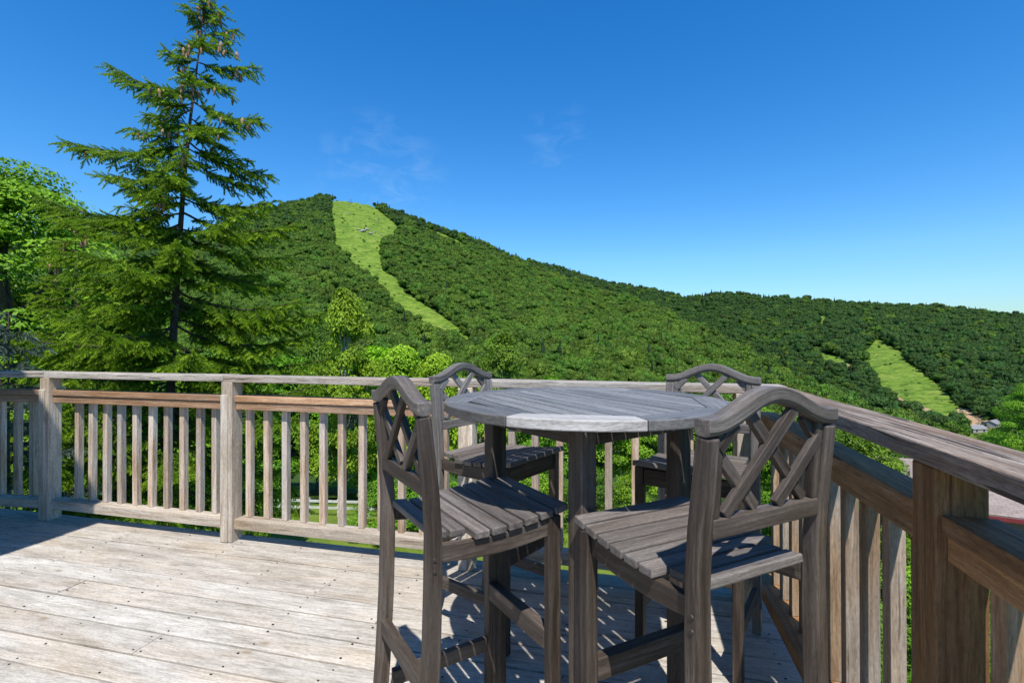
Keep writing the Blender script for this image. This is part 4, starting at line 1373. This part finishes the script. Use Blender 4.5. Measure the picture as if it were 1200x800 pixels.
# ------------------------------------------------------------------ fence on the lawn
def build_fence():
    D = 27.5
    us = np.linspace(255, 470, 7)
    P = []
    for u in us:
        S = D * (u - 600) / FPX
        x, y = to_xy(D + (u - 360) * -0.004, S)
        P.append(Vector((x, y, float(ground_z(x, y)))))
    root = empty('rail_fence', P[0])
    tag(root, 'low pale two rail wooden fence crossing the lawn below the deck', 'fence')
    O = P[0]
    for p in P:
        mb = MB(); mb.bar(p - O + Vector((0, 0, -0.3)), p - O + Vector((0, 0, 1.02)), 0.12, 0.12, (1, 0, 0)); mb.build('post', M['fence'], root, 0.004)
    for h in (0.88, 0.52):
        for a, b in zip(P[:-1], P[1:]):
            mb = MB(); mb.bar(a - O + Vector((0, -0.075, h)), b - O + Vector((0, -0.075, h)), 0.04, 0.13, None); mb.build('rail', M['fence'], root, 0.004)
build_fence()

# ------------------------------------------------------------------ buildings
def roof_mat(name, c1, c2, pitch_):
    m, nt, b = new_mat(name)
    t = nt.nodes.new('ShaderNodeTexCoord')
    br = nt.nodes.new('ShaderNodeTexBrick')
    br.inputs['Scale'].default_value = 1.0
    br.inputs['Color1'].default_value = (*c1, 1); br.inputs['Color2'].default_value = (*c2, 1)
    br.inputs['Mortar'].default_value = (*[x * 0.72 for x in c1], 1)
    br.inputs['Mortar Size'].default_value = 0.012
    br.inputs['Brick Width'].default_value = 0.32; br.inputs['Row Height'].default_value = pitch_
    at = nt.nodes.new('ShaderNodeAttribute'); at.attribute_name = 'gco'
    nt.links.new(at.outputs['Vector'], br.inputs['Vector'])
    n = noise(nt, at.outputs['Vector'], 3, 4)
    f = ramp(nt, n, [(0.3, (0.8, 0.8, 0.8)), (0.7, (1.1, 1.1, 1.1))])
    nt.links.new(mix(nt, 1.0, br.outputs['Color'], f, 'MULTIPLY'), b.inputs['Base Color'])
    b.inputs['Roughness'].default_value = 0.85
    return m
M['shingle'] = roof_mat('brown_grey_shingles', (0.27, 0.215, 0.195), (0.33, 0.27, 0.245), 0.14)
M['grey_roof'] = roof_mat('grey_shingles', (0.20, 0.21, 0.23), (0.27, 0.28, 0.30), 0.3)

def gable_house(name, loc, rz, Lx, Wy, wall_h, rise, over, label, roof_m, wall_m, fascia_m, group=None, windows=True):
    """ridge along local x"""
    root = empty(name, loc, rz)
    tag(root, label, 'house', group)
    hx, hy = Lx / 2, Wy / 2
    me = bpy.data.meshes.new('wall')
    V = [(-hx, -hy, -1), (hx, -hy, -1), (hx, hy, -1), (-hx, hy, -1), (-hx, -hy, wall_h), (hx, -hy, wall_h), (hx, hy, wall_h), (-hx, hy, wall_h), (-hx, 0, wall_h + rise), (hx, 0, wall_h + rise)]
    me.from_pydata(V, [], [(0, 1, 5, 4), (2, 3, 7, 6), (1, 2, 6, 9, 5), (3, 0, 4, 8, 7)])
    link_mesh('wall', me, wall_m, root)
    mb = MB()
    sl = rise / hy
    for s in (-1, 1):
        ye, ze = s * (hy + over), wall_h - over * sl + 0.03
        yr, zr = 0.0, wall_h + rise + 0.03
        run = math.hypot(hy + over, rise + over * sl)
        V, G = [], []
        for x in (-hx - over, hx + over):
            V += [(x, ye, ze), (x, yr, zr), (x, ye, ze + 0.12), (x, yr, zr + 0.12)]
            G += [(x, 0, 0), (x, run, 0), (x, 0, 0.1), (x, run, 0.1)]
        Fc = [(0, 1, 5, 4), (2, 6, 7, 3), (0, 4, 6, 2), (1, 3, 7, 5), (0, 2, 3, 1), (4, 5, 7, 6)]
        b0 = len(mb.v)
        mb.v += V; mb.g += G; mb.f += [tuple(b0 + i for i in f) for f in Fc]; mb.m += [0] * 6
    mb.build('roof', roof_m, root, 0)
    for s in (-1, 1):
        mb = MB(); ye, ze = s * (hy + over + 0.02), wall_h - over * sl
        mb.bar((-hx - over, ye, ze + 0.02), (hx + over, ye, ze + 0.02), 0.035, 0.15, (0, 1, 0)); mb.build('fascia', fascia_m, root, 0.003)
    if windows:
        for s in (-1, 1):
            for k in range(max(1, int(Lx / 3.5))):
                x = -hx + Lx * (k + 0.5) / max(1, int(Lx / 3.5))
                mb = MB(); mb.bar((x, s * (hy + 0.02), wall_h * 0.35), (x, s * (hy + 0.02), wall_h * 0.8), 1.0, 0.05, (1, 0, 0)); mb.build('window', M['glass'], root, 0.004)
    return root

# brown roof just below the right railing
p = W3(1130, 560, 21.0)
gable_house('house', (W3(1178, 560, 20.5)[0], W3(1178, 560, 20.5)[1], -8.3), -YAW, 8.6, 7.0, 3.33, 0.95, 0.35,
            'house with brown shingle roof and red fascia just below the right railing', M['shingle'], M['dark'], M['red'])
# valley houses
for i, (u, v, L_, lab) in enumerate([(1142, 507, 9, 'grey roofed valley building left of the others, beside the dirt lot'),
                                     (1163, 501, 11, 'long grey roofed valley building behind the others, at the lot edge'),
                                     (1176, 513, 9, 'grey roofed valley building nearest the full tree at the right edge')]):
    X, Y, Z = ray_ground(np.array([u * 1.0]), np.array([v * 1.0]))
    gable_house('house', (X[0], Y[0], Z[0]), R(20 + 25 * i), L_, 6, 2.6, 1.6, 0.3, lab, M['grey_roof'], M['siding'], M['fence'], 'valley buildings beside the dirt lot')

# the house this deck belongs to: its eave shades the deck's left end
def build_home():
    root = empty('house', (-6.4, -4.0, 0))
    tag(root, 'grey sided house that the deck is built onto, standing left of the viewpoint', 'house')
    me = bpy.data.meshes.new('wall')
    x0, x1, y0, y1, z0, z1, zr = -3.2, 3.05, -5.5, 4.7, -8.1, 2.75, 6.3
    xm = (x0 + x1) / 2
    V = [(x0, y0, z0), (x1, y0, z0), (x1, y1, z0), (x0, y1, z0), (x0, y0, z1), (x1, y0, z1), (x1, y1, z1), (x0, y1, z1), (xm, y0, zr), (xm, y1, zr)]
    me.from_pydata(V, [], [(1, 2, 6, 5), (3, 0, 4, 7), (0, 1, 5, 8, 4), (2, 3, 7, 9, 6)])
    link_mesh('wall', me, M['siding'], root)
    mb = MB()
    for s in (-1, 1):
        e = 3.47 if s > 0 else -3.6
        V, G = [], []
        for y in (y0 - 0.3, 5.0):
            V += [(e, y, 2.92), (xm, y, 7.0), (e, y, 3.07), (xm, y, 7.15)]
            G += [(y, 0, 0), (y, 4, 0), (y, 0, 0.1), (y, 4, 0.1)]
        b0 = len(mb.v)
        mb.v += V; mb.g += G
        mb.f += [tuple(b0 + i for i in f) for f in [(0, 1, 5, 4), (2, 6, 7, 3), (0, 4, 6, 2), (1, 3, 7, 5), (0, 2, 3, 1), (4, 5, 7, 6)]]; mb.m += [0] * 6
    mb.build('roof', M['shingle'], root, 0)
build_home()

# ------------------------------------------------------------------ lift towers and rocks on the ski run
def lift_tower(u, v, label, h=11):
    X, Y, Z = ray_ground(np.array([u * 1.0]), np.array([v * 1.0]))
    root = empty('lift_tower', (X[0], Y[0], Z[0]), YAW)
    tag(root, label, 'lift tower', 'chairlift towers on the mountain')
    mb = MB(); mb.bar((0, 0, -1), (0, 0, h), 0.7, 0.7, (1, 0, 0)); mb.build('mast', M['steel'], root, 0.02)
    mb = MB(); mb.bar((-3.2, 0, h), (3.2, 0, h), 0.5, 0.6, (0, 1, 0)); mb.build('crossarm', M['steel'], root, 0.02)
lift_tower(411, 240, 'grey chairlift tower with a crossarm at the top of the ski run')
lift_tower(444, 262, 'chairlift tower at the right edge of the upper ski run', 9)

def rock(u, v, s, label):
    X, Y, Z = ray_ground(np.array([u * 1.0]), np.array([v * 1.0]))
    r = np.random.default_rng(int(u * 10 + v))
    V, Fx = ICO2
    n = r.normal(0, 1, 3)
    V = V * (1 + 0.22 * np.sin(V @ r.normal(0, 3, (3, 1)) + 1) + r.normal(0, 0.06, (len(V), 1))) * [s, s, s * 0.55]
    o = link_mesh('rock', np_mesh('rock', V, Fx), M['rock'])
    o.location = (X[0], Y[0], Z[0] + s * 0.25 + 0.6); o.rotation_euler = (0, 0, r.uniform(0, 6))
    tag(o, label, 'rock', 'rock outcrops on the ski run')
for u, v, s in [(425, 272, 6), (430, 270, 4.5), (434, 275, 4), (438, 273, 3.5), (404, 250, 3), (410, 251, 3), (446, 276, 3), (496, 352, 2.6), (500, 357, 2.2), (420, 270, 3)]:
    rock(u, v, s * 0.8, 'grey rock outcrop on the steep upper ski run' if v < 300 else 'grey rock beside the trees on the lower ski run')
